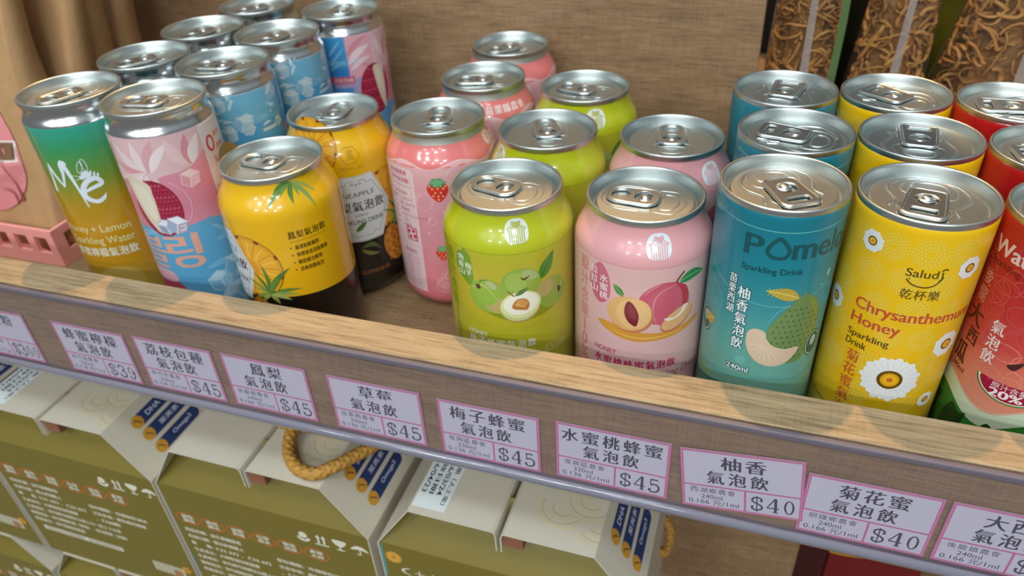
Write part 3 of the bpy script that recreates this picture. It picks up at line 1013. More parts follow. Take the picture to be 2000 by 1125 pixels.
def art_lychee():
    A = Art('film')
    # pale frosty top with petals, pink middle, blue bottom (front half)
    top = [(-30, 131.4), (59, 131.4), (59, 121), (38, 118), (36, 116), (30, 112), (24, 110.6), (16, 110), (8, 108), (-4, 110), (-16, 104), (-30, 108)]
    A.poly(top, '#dcb8bc')
    for p, q, wd, col in (((4, 112), (-10, 128), 5, '#e6d0d0'), ((5, 112), (-16, 118), 4, '#d99aa2'), ((6, 112), (3, 130), 5, '#e4d2d4'), ((8, 112), (14, 130), 6, '#d6a3aa'),
                          ((9, 112), (22, 128), 5, '#e9dadb'), ((6, 112), (-14, 108), 4, '#e2c9ca'), ((28, 113), (20, 130), 6, '#e4c4c8'), ((30, 113), (31, 130), 5, '#d28f9a'),
                          ((31, 113), (38, 128), 6, '#eadcdd'), ((6, 111), (2, 102), 3.4, '#e3cdd0'), ((8, 111), (11, 103), 3, '#dcbcc2'), ((4, 111), (-5, 104), 3, '#e6d2d3'),
                          ((-18, 112), (-26, 128), 5, '#e6d0d0'), ((-18, 112), (-12, 128), 4, '#d2909a'), ((46, 118), (54, 130), 5, '#e9dcdd')):
        A.leaf(p, q, wd, col, None, .06)
    A.poly([(-30, 82), (-14, 78), (4, 78), (20, 79.2), (30, 80.6), (40, 78), (40, 14), (12, 8), (-30, 20)], '#5aa3cc')
    A.poly([(40, 78), (59, 82), (59, 10), (40, 10)], '#5aa3cc')
    for p, q, wd in (((-22, 66), (12, 74), 4), ((30, 66), (52, 60), 5), ((20, 50), (44, 46), 4), ((24, 40), (50, 30), 6), ((30, 76), (38, 62), 3)):
        A.leaf(p, q, wd, '#77b6d8', None, .15)
    lychee_fruit(A, 5.4, 90.6, 13.4, 17.2, ((-7.4, 109), (5.4, 106)))
    A.ring(8, 92, 15.6, 16, .5, '#e0aebb', 24, -40, 60)
    ice(A, 27.4, 105.6, 5.2, -10, ('#eccdd2', '#e0b2ba', '#d69aa6'))
    ice(A, 6.6, 79.6, 4.6, 12, ('#dde2ec', '#a8b4cc', '#8a9cbc'))
    ice(A, 13, 80.4, 5.4, -16, ('#e6eaf2', '#b4a4b8', '#9ab0cc'))
    for x, y in ((30, 79), (24, 62), (44, 70), (37, 55), (48, 88)):
        A.curve([(x, y + 2.6), (x + 1.6, y), (x, y - 1.8), (x - 1.6, y), (x, y + 2.6)], .35, '#7f98b4')
    for i, (x, y, s, r) in enumerate(((26, 40, 7, 10), (38, 46, 8, -20), (33, 28, 9, 30), (48, 30, 7, -5), (20, 24, 6, 18))):
        ice(A, x, y, s, r, ('#b7d8ea', '#8fc2de', '#79b2d4'))
    A.blob([(-20, 46), (-6, 46), (4, 40), (8, 28), (4, 18), (-20, 18)], '#b2405a')
    A.blob([(-18, 50), (-2, 50), (2, 44), (-4, 42), (-18, 44)], '#d3a3ae')
    # big Hangul lettering
    A.text('블', -17.6, 52, .4, 72.6, '#dba38e', .03)
    A.text('링', 2.4, 52.6, 20.8, 74.4, '#dba38e', .035)
    # side strip with the farmers' emblem and red print
    A.rect(39.4, 96, 59, 131.3, '#e0d6d6')
    A.poly([(39.4, 96), (59, 96), (59, 82), (39.6, 79)], '#d9b4b0')
    A.ring(45, 119, 2.4, 4, 1.4, '#cc3a62')
    for i in range(3):
        A.text(('新竹市', '農會', '荔枝包種')[i], 49, 121 - i * 7, 56, 124 - i * 7, '#cc4a58', .02)
        A.vtext('氣泡飲料', 46 + i * 4.4, 112, 92, 2.8, '#cc5a58')
    # blue rear with ice cubes
    A.rect(59.5, 10, 140, 131.3, '#4a9fd0')
    A.rect(59.5, 112, 140, 131.3, '#6fb6d4')
    for i in range(26):
        x, y = rnd.uniform(62, 116), rnd.uniform(106, 128)
        if i % 3 == 0:
            ice(A, x, y, rnd.uniform(3, 5), rnd.uniform(-40, 40), ('#c9dfe8', '#a6cbdd', '#8abdd6'))
        else:
            a = rnd.uniform(0, 3.1)
            A.leaf((x, y), (x + 7 * math.cos(a), y + 7 * math.sin(a)), rnd.uniform(1, 2.6), ('#a9d2e2', '#8cc4de', '#c4dde6')[i % 3], None, .1)
    for i in range(10):
        A.ell(rnd.uniform(62, 118), rnd.uniform(80, 128), .7, .7, '#dfe6e4', 0, 10)
    A.rect(98, 105.6, 108, 107.6, '#c4d6d8')
    for x, y, s, r in ((70, 60, 8, 10), (86, 50, 9, -20), (100, 66, 8, 25), (76, 34, 9, -8), (96, 30, 8, 14), (92, 90, 6, 5)):
        ice(A, x, y, s, r, ('#8cc8e4', '#6fb6dc', '#5fa9d4'))
    # second fruit beside a blue stripe
    A.rect(-59.6, 10, -30, 131.3, '#d99aa6')
    A.rect(116, 8, 131, 131.3, '#3f97cf')
    A.rect(116, 104, 131, 110, '#2f86c8')
    for p, q, wd in (((118, 112), (130, 124), 2), ((118, 118), (128, 129), 2), ((117, 108), (130, 116), 1.6)):
        A.leaf(p, q, wd, '#7dbbe0')
    A.rect(131, 8, 149.4, 131.3, '#d9a6b0')
    for p, q, wd, col in (((131, 112), (149, 124), 5, '#e6d0d4'), ((131, 118), (147, 130), 4, '#cf8c98'), ((132, 108), (149, 116), 4, '#e4cacf'), ((140, 112), (148, 106), 3, '#d2909c')):
        A.leaf(p, q, wd, col, None, .08)
    A.rect(117, 99, 134, 104, '#c35a74')
    A.text('荔枝包種', 119, 100, 133, 103, '#e6c2cc', .02)
    A.rect(118, 92, 132, 96, '#4f8fd0')
    lychee_fruit(A, 149, 92, 12, 18, ((149, 108), (158, 107)))
    return A

# ---- pomelo soda (teal)
def art_pomelo():
    A = Art('satin')
    lc = '#5fb0b0'
    A.curve([(-41, 126), (-20, 123.8), (0, 123), (20, 123.6), (41, 126)], .5, lc)
    A.curve([(-41, 108), (-30, 98), (-16, 90.4), (0, 87), (16, 89), (30, 98)], .5, lc)
    A.curve([(-30, 62), (-24, 66), (-20, 82), (-28, 92)], .4, lc)
    A.curve([(-34, 76), (-22, 66), (-10, 56), (4, 49), (18, 50), (30, 58), (36, 66)], .5, lc)
    A.curve([(2, 78), (6, 85), (13, 88), (24, 86), (34, 92)], .4, lc)
    A.ell(27, 100, 1.3, 2.0, '#7cc0bb')
    A.ell(-6.9, 55.4, 2.4, 2.6, '#6db5ab')
    A.ell(-8.6, 59.4, .7, .7, '#6db5ab')
    A.ell(24, 95, .6, .6, '#7cc0bb', 0, 8)
    c = '#0d5257'
    A.text('P', -12.4, 110.4, -4.8, 120.2, c, .03)
    A.stroke(spline([(1.2, 120.4), (3.8, 117.6), (5.4, 114.4), (4.2, 111.6), (1.2, 110.9), (-1.9, 111.8), (-3, 114.4), (-1.5, 117.4), (1.2, 120.4)], False), 1.7, c)
    for ch, x0, x1, y1 in (('m', 6.9, 16.4, 117.6), ('e', 17.6, 23.4, 117.8), ('l', 24.6, 26, 121.4), ('o', 27, 33.2, 117.8)):
        A.text(ch, x0, 110.6, x1, y1, c, .03)
    A.text('Sparkling Drink', -12.4, 102.2, 12.6, 106, '#0f4448', .02)
    A.vtext('苗栗西湖', -15.2, 99.2, 78.6, 3.7, '#e0ecea', .02, '#125058')
    A.vtext('柚香氣泡飲', -9.6, 94.6, 61, 5.2, '#e6f0ee', .02, '#125058')
    A.leaf((13.4, 91), (-.8, 94.8), 6, '#b9a03c', '#e0c860', -.06)
    for k in range(7):
        x = 1.4 + k * 1.6
        A.stroke([(x, 94.4 - k * .45), (x - 1.2, 96.2 - k * .4)], .2, '#e0c860')
        A.stroke([(x, 94.4 - k * .45), (x - 1.4, 92.6 - k * .35)], .2, '#e0c860')
    A.blob([(15.2, 92.4), (20.4, 90.6), (24.6, 85), (26.2, 77), (25.6, 66), (21, 57.4), (15, 55.4), (8, 59), (3.4, 67), (2.6, 75), (6, 82), (10.6, 88)], '#6f8a52')
    A.blob([(19, 90), (23.6, 85), (25.4, 77), (24.8, 66), (20.6, 59), (22, 70), (22, 80)], '#7f8f4a')
    for i in range(11):
        for j in range(9):
            x, y = 3.6 + j * 2.6 + (i % 2) * 1.3, 59 + i * 2.9
            if ((x - 14.6) / 11) ** 2 + ((y - 71) / 16.5) ** 2 < .92 and y < 90 - abs(x - 15.4) * .9:
                A.ell(x, y, .55, .6, '#4d6b3c', 0, 8)
    A.curve([(15.2, 91.8), (15.6, 94.2)], .7, '#8a8a3a')
    A.blob([(-5.8, 69.4), (-4.6, 73.4), (-1.4, 74.6), (1.8, 73), (2.8, 69.6), (6, 66), (11, 64.2), (17.2, 64.4), (17.2, 61.4), (13, 56.4), (7, 54.4), (0, 56.6), (-4.6, 62.4)], '#d9c0a4')
    for k in range(9):
        a = math.radians(185 + k * 20)
        A.stroke([(3 + 1.5 * math.cos(a), 66.4 + 1.5 * math.sin(a)), (4 + 7.6 * math.cos(a), 66.4 + 9.4 * math.sin(a))], .3, '#e6d3bc')
    for x, y in ((26.4, 62.8), (-30, 66)):
        A.ell(x, y, 5, 7, '#1b5a50')
        A.ring(x, y, 4.2, 6.2, .35, '#cfe2da')
        A.ell(x, y + 1.4, 1.8, 2.8, '#cfe2da')
        for q in (-.8, 0, .8):
            A.stroke([(x + q, y - 1), (x + q, y + 3)], .3, '#1b5a50')
    A.leaf((-29, 66.6), (-23, 70.4), 6, '#c0a040', '#e0c860')
    A.text2('240ml', -12.6, 49.2, -2.8, 52, '#e6f0ee', '#125058', .03)
    for k in range(8):
        A.curve([(-41, 48 - k * 1.3), (-30, 43 - k * 1.1), (-18, 37 - k * .9), (-4, 34 - k * .6)], .35, '#a3c069')
    A.curve([(-30, 42), (-14, 44.4), (4, 47), (20, 45.6), (36, 49)], .5, lc)
    A.poly([(-41, 3), (41, 3), (41, 24), (24, 32), (8, 38), (-6, 41), (-20, 36), (-41, 30)], '#2c7a6c')
    A.poly([(-41, 3), (41, 3), (41, 16), (20, 28), (0, 33), (-20, 27), (-41, 20)], '#7fae62')
    return A

# ---- chrysanthemum honey soda (yellow)
def daisy(A, x, y, r, npet=16, c='#e6e8e4'):
    h = r * math.tan(math.pi / npet)
    for k in range(npet):
        a = 2 * math.pi * k / npet
        q = r * (1 if k % 2 else .93)
        A.poly([(x + u * math.cos(a) - v * math.sin(a), y + u * math.sin(a) + v * math.cos(a)) for u, v in
                ((r * .2, -h * .2), (r * .7, -h * .98), (q * .86, -h * .98), (q * .95, -h * .62), (q, 0), (q * .95, h * .62), (q * .86, h * .98), (r * .7, h * .98), (r * .2, h * .2))], c)
    for k in range(npet):
        a = 2 * math.pi * (k + .5) / npet
        A.stroke([(x + r * .45 * math.cos(a), y + r * .45 * math.sin(a)), (x + r * .8 * math.cos(a), y + r * .8 * math.sin(a))], r * .02, '#d2d8dc')
    pts = []
    for k in range(100):
        a = 2 * math.pi * k / 100
        e = .38 + .028 * math.cos(20 * a)
        pts.append((x + r * e * math.cos(a), y + r * e * math.sin(a)))
    A.poly(pts, '#6a4a14')
    A.ell(x, y, r * .30, r * .30, '#dca018')
    A.ell(x, y, r * .23, r * .23, '#e8b820')
    A.ell(x, y, r * .1, r * .1, '#d8642a', 0, 12)

def dots(A, x, y, r, col='#e2cc58'):
    A.flat = True
    for q, n, d in ((.28, 9, .07), (.5, 14, .085), (.72, 19, .085), (.94, 24, .075)):
        for k in range(n):
            a = 2 * math.pi * (k + q) / n
            A.ell(x + r * q * math.cos(a), y + r * q * math.sin(a), r * d, r * d, col, 0, 6)
    A.flat = False

def art_mum():
    A = Art('satin')
    for x, y, r in ((-11.8, 119.6, 6), (1.3, 119.4, 6.4), (-17.9, 106, 5.6), (-4.8, 106, 6.2), (8, 78, 5.6), (1.4, 92.4, 6.2), (14, 119.6, 6), (-4.6, 78.4, 5.4), (10, 104.6, 6), (15, 92, 5.6),
                    (-24, 119, 5.4), (-13, 92, 5.6), (-10, 62, 6.4), (14, 66, 5.6), (-30, 96, 6), (-29, 76, 6), (26, 98, 5.6), (27, 84, 5.4), (-8, 48, 6), (9, 43, 5.6), (-26, 58, 6), (29, 60, 6), (-34, 112, 5.6), (25, 113, 5),
                    (13, 54, 5), (-12, 38, 6), (26, 40, 6), (-36, 60, 5), (36, 74, 5.4), (37, 104, 5.4), (0, 34, 6)):
        dots(A, x, y, r)
    daisy(A, .7, 56.6, 12.4, 22)
    daisy(A, -20.4, 118.6, 5)
    daisy(A, 18.4, 112.4, 5.2)
    daisy(A, 20.6, 74.2, 6.6)
    daisy(A, 19.8, 43.4, 4.2)
    daisy(A, -33, 84, 5.6)
    c = '#5d4a10'
    # smiling house brand lettering
    A.text('Salud', -5.3, 108.9, 6.2, 112.6, c, .015)
    A.stroke([(7.6, 111.9), (7.8, 109), (7, 107.6)], .6, c)
    A.curve([(7, 112.4), (8.2, 113.2), (9.2, 112.8)], .7, c)
    A.curve([(-4.6, 107.6), (-2, 105.4), (2.4, 104.6), (6, 106), (8.4, 109.6)], .6, c)
    A.ell(-3.6, 107.9, .35, .3, c, 0, 8)
    for i, ch in enumerate('乾杯樂'):
        A.text(ch, -5.3 + i * 5, 98.4, -5.3 + i * 5 + 4.4, 103.2, c, .01)
    A.text('Chrysanthemum', -20.8, 85.4, 28.4, 92.4, '#c4502a', .03)
    A.text('Honey', -21, 78, -1, 84.8, '#c4502a', .03)
    A.text('Sparkling', -21, 72, -3.6, 76.2, '#5a4414', .03)
    A.text('Drink', -20.8, 68, -11.6, 71.4, '#5a4414', .03)
    A.vtext('菊花蜜氣泡飲', -16, 66.6, 23, 5.4, '#c4602a', .025)
    A.poly([(-41.3, 3), (41.3, 3), (41.3, 31), (20, 27), (0, 25), (-20, 29), (-41.3, 31)], '#c9b84a')
    A.vtext('原汁含量20%', 38, 70, 30, 4, '#8a6a14')
    return A

# ---- watermelon soda (red)
def art_melon():
    A = Art('satin')
    def wave(o, amp):
        return [(-82.6 + 165.2 * k / 72, o + amp * math.cos((-82.6 + 165.2 * k / 72 + 16) * 2 * math.pi / 41.3 + math.pi)) for k in range(73)]
    for i in range(60):
        x, y = rnd.uniform(-60, 20), rnd.uniform(56, 112)
        A.ring(x, y, rnd.uniform(3, 7), rnd.uniform(3, 6), .5, '#cc4a46' if y > 78 else '#dc846e', 18)
    w1, w2 = wave(51, 4), wave(45, 4)
    A.poly(w1 + [(82.6, 30), (-82.6, 30)], '#d9a58e')
    A.poly([(x, y - 1.2) for x, y in w1] + [(82.6, 30), (-82.6, 30)], '#c9d8b8')
    A.poly([(x, y - 3) for x, y in w2] + [(82.6, 20), (-82.6, 20)], '#2f7a2c')
    A.rect(-82.6, 3, 82.6, 20.2, '#2f7a2c')
    for k in range(10):
        u = -75 + k * 16
        A.blob([(u - 4, 36), (u - 1, 41), (u + 3, 38), (u + 6, 40), (u + 5, 30), (u + 7, 22), (u + 2, 10), (u - 5, 6), (u - 3, 18), (u - 6, 27)], '#15401c')
    A.text('Watermelon', -37.6, 114.4, 12, 121.2, '#e6c8c0', .04)
    A.text('Sparkling Drink', -37, 109, -10, 112.8, '#7a1a1c', .02)
    A.vtext('後龍', -34.6, 107, 91, 5.4, '#dd9a80', .01)
    A.text('大', -39, 80, -29.4, 89.6, '#421210', .02)
    A.text('西', -34.6, 71.4, -28.4, 78.6, '#421210', .02)
    A.text('瓜', -38.6, 60, -30.8, 70, '#421210', .03)
    A.vtext('氣泡飲', -21.8, 90, 68.6, 5.4, '#e8d8d2', .02)
    A.text('240ml', -37.6, 56.4, -29, 59, '#5a1a18', .01)
    A.blob([(-14, 72.4), (-11, 74.6), (-8.4, 76.4), (-9.6, 73), (-11.4, 71)], '#3a1414')
    A.blob([(4, 84), (7, 86), (8.6, 84), (6, 81.6)], '#3a1414')
    sl = [(-23, 63.4)] + [(-9 - 14 * math.cos(math.radians(t)), 63.4 - 9.6 * math.sin(math.radians(t))) for t in range(0, 181, 10)] + [(5, 63.4)]
    A.poly(sl, '#3c7a34')
    A.poly([(-9 + (x + 9) * .95, 63.4 + (y - 63.4) * .94) for x, y in sl], '#d9e0c0')
    A.poly([(-9 + (x + 9) * .9, 63.4 + (y - 63.4) * .88) for x, y in sl], '#a31b3a')
    A.text('原汁含量', -16.4, 60.2, -3, 63, '#e8d2d0', .01)
    A.text('20%', -16.4, 56, -4, 59.9, '#f0e6e2', .04)
    return A

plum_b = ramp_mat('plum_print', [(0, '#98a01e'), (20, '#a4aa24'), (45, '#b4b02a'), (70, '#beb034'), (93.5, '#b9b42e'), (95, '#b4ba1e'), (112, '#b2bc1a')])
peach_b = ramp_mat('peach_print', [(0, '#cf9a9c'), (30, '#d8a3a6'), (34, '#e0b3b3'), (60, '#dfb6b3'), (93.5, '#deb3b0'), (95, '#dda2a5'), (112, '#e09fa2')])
berry_b = ramp_mat('berry_print', [(0, '#dd7480'), (13, '#dd7480'), (60, '#e07a78'), (112, '#e07a78')])
pine_b = ramp_mat('pine_print', [(0, '#17130f'), (18, '#17130f'), (19, '#e0a814'), (60, '#e3ad14'), (112, '#e8b50e')])
bee_b = ramp_mat('bee_print', [(5, '#a88f3a'), (28, '#b89a3c'), (45, '#bb8a1c'), (70, '#bf8a14'), (85, '#ae8c18'), (102, '#6a8e2c'), (118, '#35945a'), (131, '#2fa28c')], rough=.2)
lych_b = ramp_mat('lychee_print', [(5, '#c98a9a'), (70, '#d9909e'), (90, '#cf7f95'), (110, '#d88da0'), (131, '#d9b4ba')], rough=.3)
pome_b = ramp_mat('pomelo_print', [(2, '#3a8a78'), (40, '#74ab96'), (60, '#66a79a'), (80, '#3c9499'), (104, '#15808f'), (128, '#0d7688')], rough=.3, coat=.3)
mum_b = ramp_mat('mum_print', [(2, '#c9b030'), (26, '#dcb51a'), (60, '#e8b712'), (128, '#eec00c')], rough=.3, coat=.3)
mel_b = ramp_mat('melon_print', [(2, '#d98a6c'), (48, '#dd8f74'), (62, '#da7f68'), (80, '#c8403e'), (105, '#bb2026'), (128, '#b5141c')], rough=.3, coat=.3)

def bands(m, lo, hi):
    return lambda z: m if lo < z < hi else ALU
SRC = {}
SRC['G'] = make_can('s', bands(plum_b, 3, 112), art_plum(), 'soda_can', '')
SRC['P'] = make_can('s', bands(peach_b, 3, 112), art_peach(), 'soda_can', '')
SRC['S'] = make_can('s', lambda z: berry_b if 3 < z < 107.5 else NECK if z > 100 else ALU, art_berry(), 'soda_can', '')
SRC['Y'] = make_can('s', bands(pine_b, 3, 112), art_pine(), 'soda_can', '')
SRC['M'] = make_can('k', bands(bee_b, 5, 131), art_bee(), 'soda_can', '')
SRC['L'] = make_can('k', bands(lych_b, 5, 131), art_lychee(), 'soda_can', '')
SRC['T'] = make_can('t', bands(pome_b, 2, 130.2), art_pomelo(), 'soda_can', '')
SRC['C'] = make_can('t', bands(mum_b, 2, 130.2), art_mum(), 'soda_can', '')
SRC['W'] = make_can('t', bands(mel_b, 2, 130.2), art_melon(), 'soda_can', '')
# ================================================================== the setting: shelf unit
unit = thing('display_shelf', 'wood-grain gondola shelf with raised front rail and back panel, carrying the drink cans', 'shelf')
M = Mesh(); M.box((-.75, .0205, -.018), (.62, .62, 0), WOOD); bevel(M.build('shelf_board', unit), .0005, 1)
M = Mesh(); M.box((-.75, 0, -.0065), (.62, .0205, .0526), WOOD); M.build('front_rail', unit)
M = Mesh(); M.box((-.75, 0.0, .0526), (.62, .0207, .0538), WOODT); tag(bevel(M.build('rail_edge_strip', unit), .0004, 1), 'oak edge strip on top of the rail, coloured lighter for the light from above')
M = Mesh(); M.box((-.75, .300, 0), (.1315, .318, .60), WOOD); bevel(M.build('back_panel', unit), .0006, 1)
M = Mesh(); M.box((-.75, .22, -.60), (.224, .238, -.018), WOOD); bevel(M.build('lower_back_panel', unit), .0006, 1)
M = Mesh(); M.box((-.75, -.02, -.43), (.62, .62, -.405), WOOD); M.build('lower_shelf_board', unit)
M = Mesh(); M.box((.12, .6205, -.6), (.66, .64, 1.3), DARK); M.build('wall_back')['kind'] = 'structure'  # dark bay backing, added tall above view to block the warm spot

# clear price rail snapped on the front
rail = thing('price_rail', 'clear plastic price strip running along the front of the wood shelf rail', 'label holder')
M = Mesh(); M.box((-.75, -.0026, -.0085), (.62, -.0019, .0498), CLEAR); M.build('clear_sheet', rail)
M = Mesh(); M.box((-.75, -.0034, .0496), (.62, -.0004, .0530), TOPBEAD); bevel(M.build('top_bead', rail), .0008, 2)
M = Mesh()
sec = [(.0002, -.0066), (-.0018, -.0058), (-.0036, -.0046), (-.0052, -.0050), (-.0060, -.0068), (-.0056, -.0088), (-.0044, -.0106), (-.0026, -.0118), (-.0006, -.0120), (.0006, -.0112), (.0006, -.0080)]
sec = spline(sec, True, 4)
n = len(sec)
M.add([(-.75, y, z) for y, z in sec] + [(.62, y, z) for y, z in sec],
      [(i, n + i, n + (i + 1) % n, (i + 1) % n) for i in range(n)] + [list(range(n))[::-1][::-1], list(range(n, 2 * n))[::-1]], BEAD,
      None)
b = M.build('lower_bead', rail)
b.data.polygons.foreach_set('use_smooth', [len(p.vertices) == 4 for p in b.data.polygons])

# ------------------------------------------------------------------ price tags
PINK, PAPER, INKC = '#cf6a96', '#d6d7de', '#2c2c48'
PGLYPH = {
 '$': [('c', [(.82, .72), (.78, .86), (.5, .92), (.24, .84), (.18, .68), (.34, .55), (.62, .46), (.84, .32), (.8, .14), (.5, .04), (.22, .1), (.16, .28)], .1), ('l', [(.5, -.06), (.5, 1.02)], .06),
       ('d', (.8, .7), .07), ('d', (.2, .27), .07)],
 '4': [('l', [(.64, .98), (.1, .3)], .06), ('l', [(.1, .3), (.92, .3)], .075), ('l', [(.68, .98), (.68, .03)], .13), ('l', [(.48, .025), (.88, .025)], .05)],
 '5': [('l', [(.24, .95), (.24, .5)], .06), ('l', [(.22, .92), (.78, .92)], .1), ('c', [(.24, .5), (.5, .6), (.78, .5), (.86, .3), (.74, .1), (.46, .02), (.2, .08), (.14, .2)], .105), ('d', (.17, .2), .075)],
 '0': [('o', (.5, .49, .35, .47), .12)],
 '3': [('c', [(.18, .8), (.3, .93), (.52, .97), (.76, .87), (.78, .68), (.62, .55), (.44, .52)], .1), ('c', [(.44, .52), (.68, .5), (.86, .32), (.78, .1), (.5, .01), (.22, .08), (.14, .2)], .11), ('d', (.2, .78), .075), ('d', (.17, .2), .075)],
 '9': [('o', (.5, .67, .33, .3), .11), ('c', [(.84, .68), (.82, .4), (.66, .1), (.4, .01), (.2, .1)], .1), ('d', (.22, .13), .075)],
}
def serif_digits(A, s, x0, y0, cw, h, col):
    for i, ch in enumerate(s):
        ox = x0 + i * cw
        cwd = cw * .92
        P = lambda p: (ox + p[0] * cwd, y0 + p[1] * h)
        for it in PGLYPH[ch]:
            if it[0] == 'c':
                A.curve([P(p) for p in it[1]], it[2] * h * .95, col)
            elif it[0] == 'l':
                A.stroke([P(p) for p in it[1]], it[2] * h, col)
            elif it[0] == 'd':
                A.ell(*P(it[1]), it[2] * h, it[2] * h, col, 0, 10)
            else:
                cx, cy, rx, ry = it[1]
                n = 28
                out = [(cx + rx * math.cos(t), cy + ry * math.sin(t)) for t in [2 * math.pi * k / n for k in range(n)]]
                inn = [(cx + rx * .58 * math.cos(t), cy + ry * .86 * math.sin(t)) for t in [2 * math.pi * k / n for k in range(n)]]
                A.raw([P(p) for p in out + inn], [[k, (k + 1) % n, n + (k + 1) % n, n + k] for k in range(n)], col)

def price_tag(x0, z0, lines, farm, vol, unitp, price, label, tilt=0, y=-.0009, wd=51.4, h=36.8):
    t = Mesh()
    A = Art('paper')
    A.rect(0, 0, wd, h, PINK)
    A.rect(.55, .55, wd - .55, h - .55, '#dfa3c0')
    A.rect(.85, .85, wd - .85, h - .85, PINK)
    mid, dv = h * .395, wd * .535
    A.rect(1.4, mid + .45, wd - 1.4, h - 1.4, PAPER)
    A.rect(1.4, 1.4, dv - .45, mid - .45, PAPER)
    A.rect(dv + .45, 1.4, wd - 1.4, mid - .45, PAPER)
    rows = lines
    rh = 8.4
    for r, ln in enumerate(rows):
        yb = h - 2.6 - rh - r * (rh + .9)
        n = len(ln)
        pitch = {2: 10.2, 3: 9.6, 4: 9.9, 5: 10.0}[n] if r == 0 else 9.2
        if r == 0 and n == 5:
            pitch = 9.6
        xs = wd / 2 - pitch * n / 2 + (1.2 if r == 0 and n < 4 else 0) + (-1.2 if r == 1 and len(rows[0]) < 5 else 0)
        for i, ch in enumerate(ln):
            A.text(ch, xs + pitch * i + .6, yb, xs + pitch * i + pitch - 1.4, yb + rh - .4, INKC, .022)
    for i, ch in enumerate(farm):
        A.text(ch, 4 + 4.0 * i, mid - 4.6, 4 + 4.0 * i + 3.3, mid - 1.3, INKC, .006)
    A.text(vol, 8.6, mid - 8.3, 17.8, mid - 5.6, INKC)
    A.text(unitp, 3, 2.3, dv - 2.6, 5.6, INKC)
    cw = 6.7 if len(price) == 3 else 5.2
    serif_digits(A, price, dv + 1.9, 2.9, cw, mid - 5.2, INKC)
    O = Vector((0, 0, 0))
    ct, st = math.cos(math.radians(tilt)), math.sin(math.radians(tilt))
    U, V = Vector((ct, 0, st)), Vector((-st, 0, ct))
    W = [(0, 0), (wd, 0), (wd, h), (0, h)]
    vs = [O + (u * U + v * V) / 1000 + Vector((0, dy, 0)) for dy in (0, .00025) for u, v in W]
    t.add(vs, [(0, 1, 2, 3), (7, 6, 5, 4), (0, 4, 5, 1), (1, 5, 6, 2), (2, 6, 7, 3), (3, 7, 4, 0)], ink(PAPER, 'paper'))
    A.emit(t, plane_surf(O, U, V), None, lift=.00002)
    o = t.build('price_tag')
    o.location = (x0 / 1000, y, z0 / 1000)
    return tag(o, label, 'price tag', 'pink bordered price tags in the rail')

price_tag(-301.5, -5.6, ['黃豆粉'], '新竹縣農會', '500g', '0.6 元/1g', '$300', 'pink bordered price tag reading $300, leftmost in the rail below the pink basket', wd=51.4)
price_tag(-228.6, -5.4, ['蜂蜜檸檬', '氣泡飲'], '新竹縣農會', '330ml', '0.118 元/1ml', '$39', 'pink bordered price tag reading $39, below the green to yellow slim can')
price_tag(-170.4, -4.6, ['荔枝包種', '氣泡飲'], '新竹市農會', '330ml', '0.136 元/1ml', '$45', 'pink bordered $45 price tag below the slim can with the pink lychee picture')
price_tag(-112.8, -4.2, ['鳳梨', '氣泡飲'], '後龍鎮農會', '240ml', '0.166 元/1ml', '$45', 'pink bordered $45 price tag below the yellow and black pineapple can')
price_tag(-49.4, -4.6, ['草莓', '氣泡飲'], '苗栗縣農會', '330ml', '0.136 元/1ml', '$45', 'pink bordered $45 price tag below the empty gap between pineapple and green plum cans')
price_tag(10.8, -5.6, ['梅子蜂蜜', '氣泡飲'], '復興區農會', '330ml', '0.136 元/1ml', '$45', 'pink bordered $45 price tag below the front green plum can')
price_tag(70.0, -4.8, ['水蜜桃蜂蜜', '氣泡飲'], '復興區農會', '330ml', '0.136 元/1ml', '$45', 'pink bordered $45 price tag with five characters on top, below the pink peach can', wd=52.8)
price_tag(130.2, -4.8, ['柚香', '氣泡飲'], '西湖鄉農會', '240ml', '0.166 元/1ml', '$40', 'tilted pink bordered $40 price tag below the teal can, lapping over its right neighbour', 6.4, -.0014)
price_tag(179.2, -5.4, ['菊花蜜', '氣泡飲'], '銅鑼鄉農會', '240ml', '0.166 元/1ml', '$40', 'pink bordered $40 price tag below the yellow chrysanthemum can, its corner under the tilted tag')
price_tag(233.0, -5.4, ['大西瓜', '氣泡飲'], '後龍鎮農會', '240ml', '0.166 元/1ml', '$40', 'pink bordered price tag at far right below the red watermelon can')

# ------------------------------------------------------------------ cans on the shelf
used = set()
def can(kind, x, y, rz, tab, label, group):
    o = SRC[kind]
    if kind in used:
        o = dup(o, label, group)
    used.add(kind)
    o['label'] = label
    o['group'] = group
    place(o, x, y, rz, tab)
GS, GM, GR = 'stout fruit soda cans on the shelf', 'slim silver-necked cans on the left', 'straight 240 ml cans on the right'
can('G', .0289, .0652, 0, -11, 'yellow-green plum can in the front row, directly left of the front pink peach can', GS)
can('G', .0305, .1304, -1.38, -65, 'yellow-green can behind the front plum can, middle of that row of three', GS)
can('G', .0352, .1956, 0, -12, 'yellow-green can at the back of its row, in front of the bare back panel', GS)
can('P', .0943, .0700, 0, -3, 'pink peach can in the front row between the green can and teal can', GS)
can('P', .0965, .1352, .52, -81, 'pale pink can standing behind the front peach can', GS)
can('S', -.0362, .1353, 0, -73, 'coral pink strawberry can nearest the front, with strawberries and white panel showing', GS)
can('S', -.0325, .2005, -1.40, 17, 'coral can in the middle of its row with white characters on the shoulder', GS)
can('S', -.0361, .2655, .9, 47, 'coral can farthest back, alone before the wooden back panel', GS)
can('Y', -.1015, .0652, -.742, -2, 'yellow and black pineapple can in the front row, printed with four bulleted lines', GS)
can('Y', -.1014, .1302, .727, -87, 'yellow and black pineapple can behind, showing its white ornate label', GS)
can('M', -.2252, .0673, 0, 70, 'slim can fading from green to yellow with brushed white lettering, front left corner', GM)
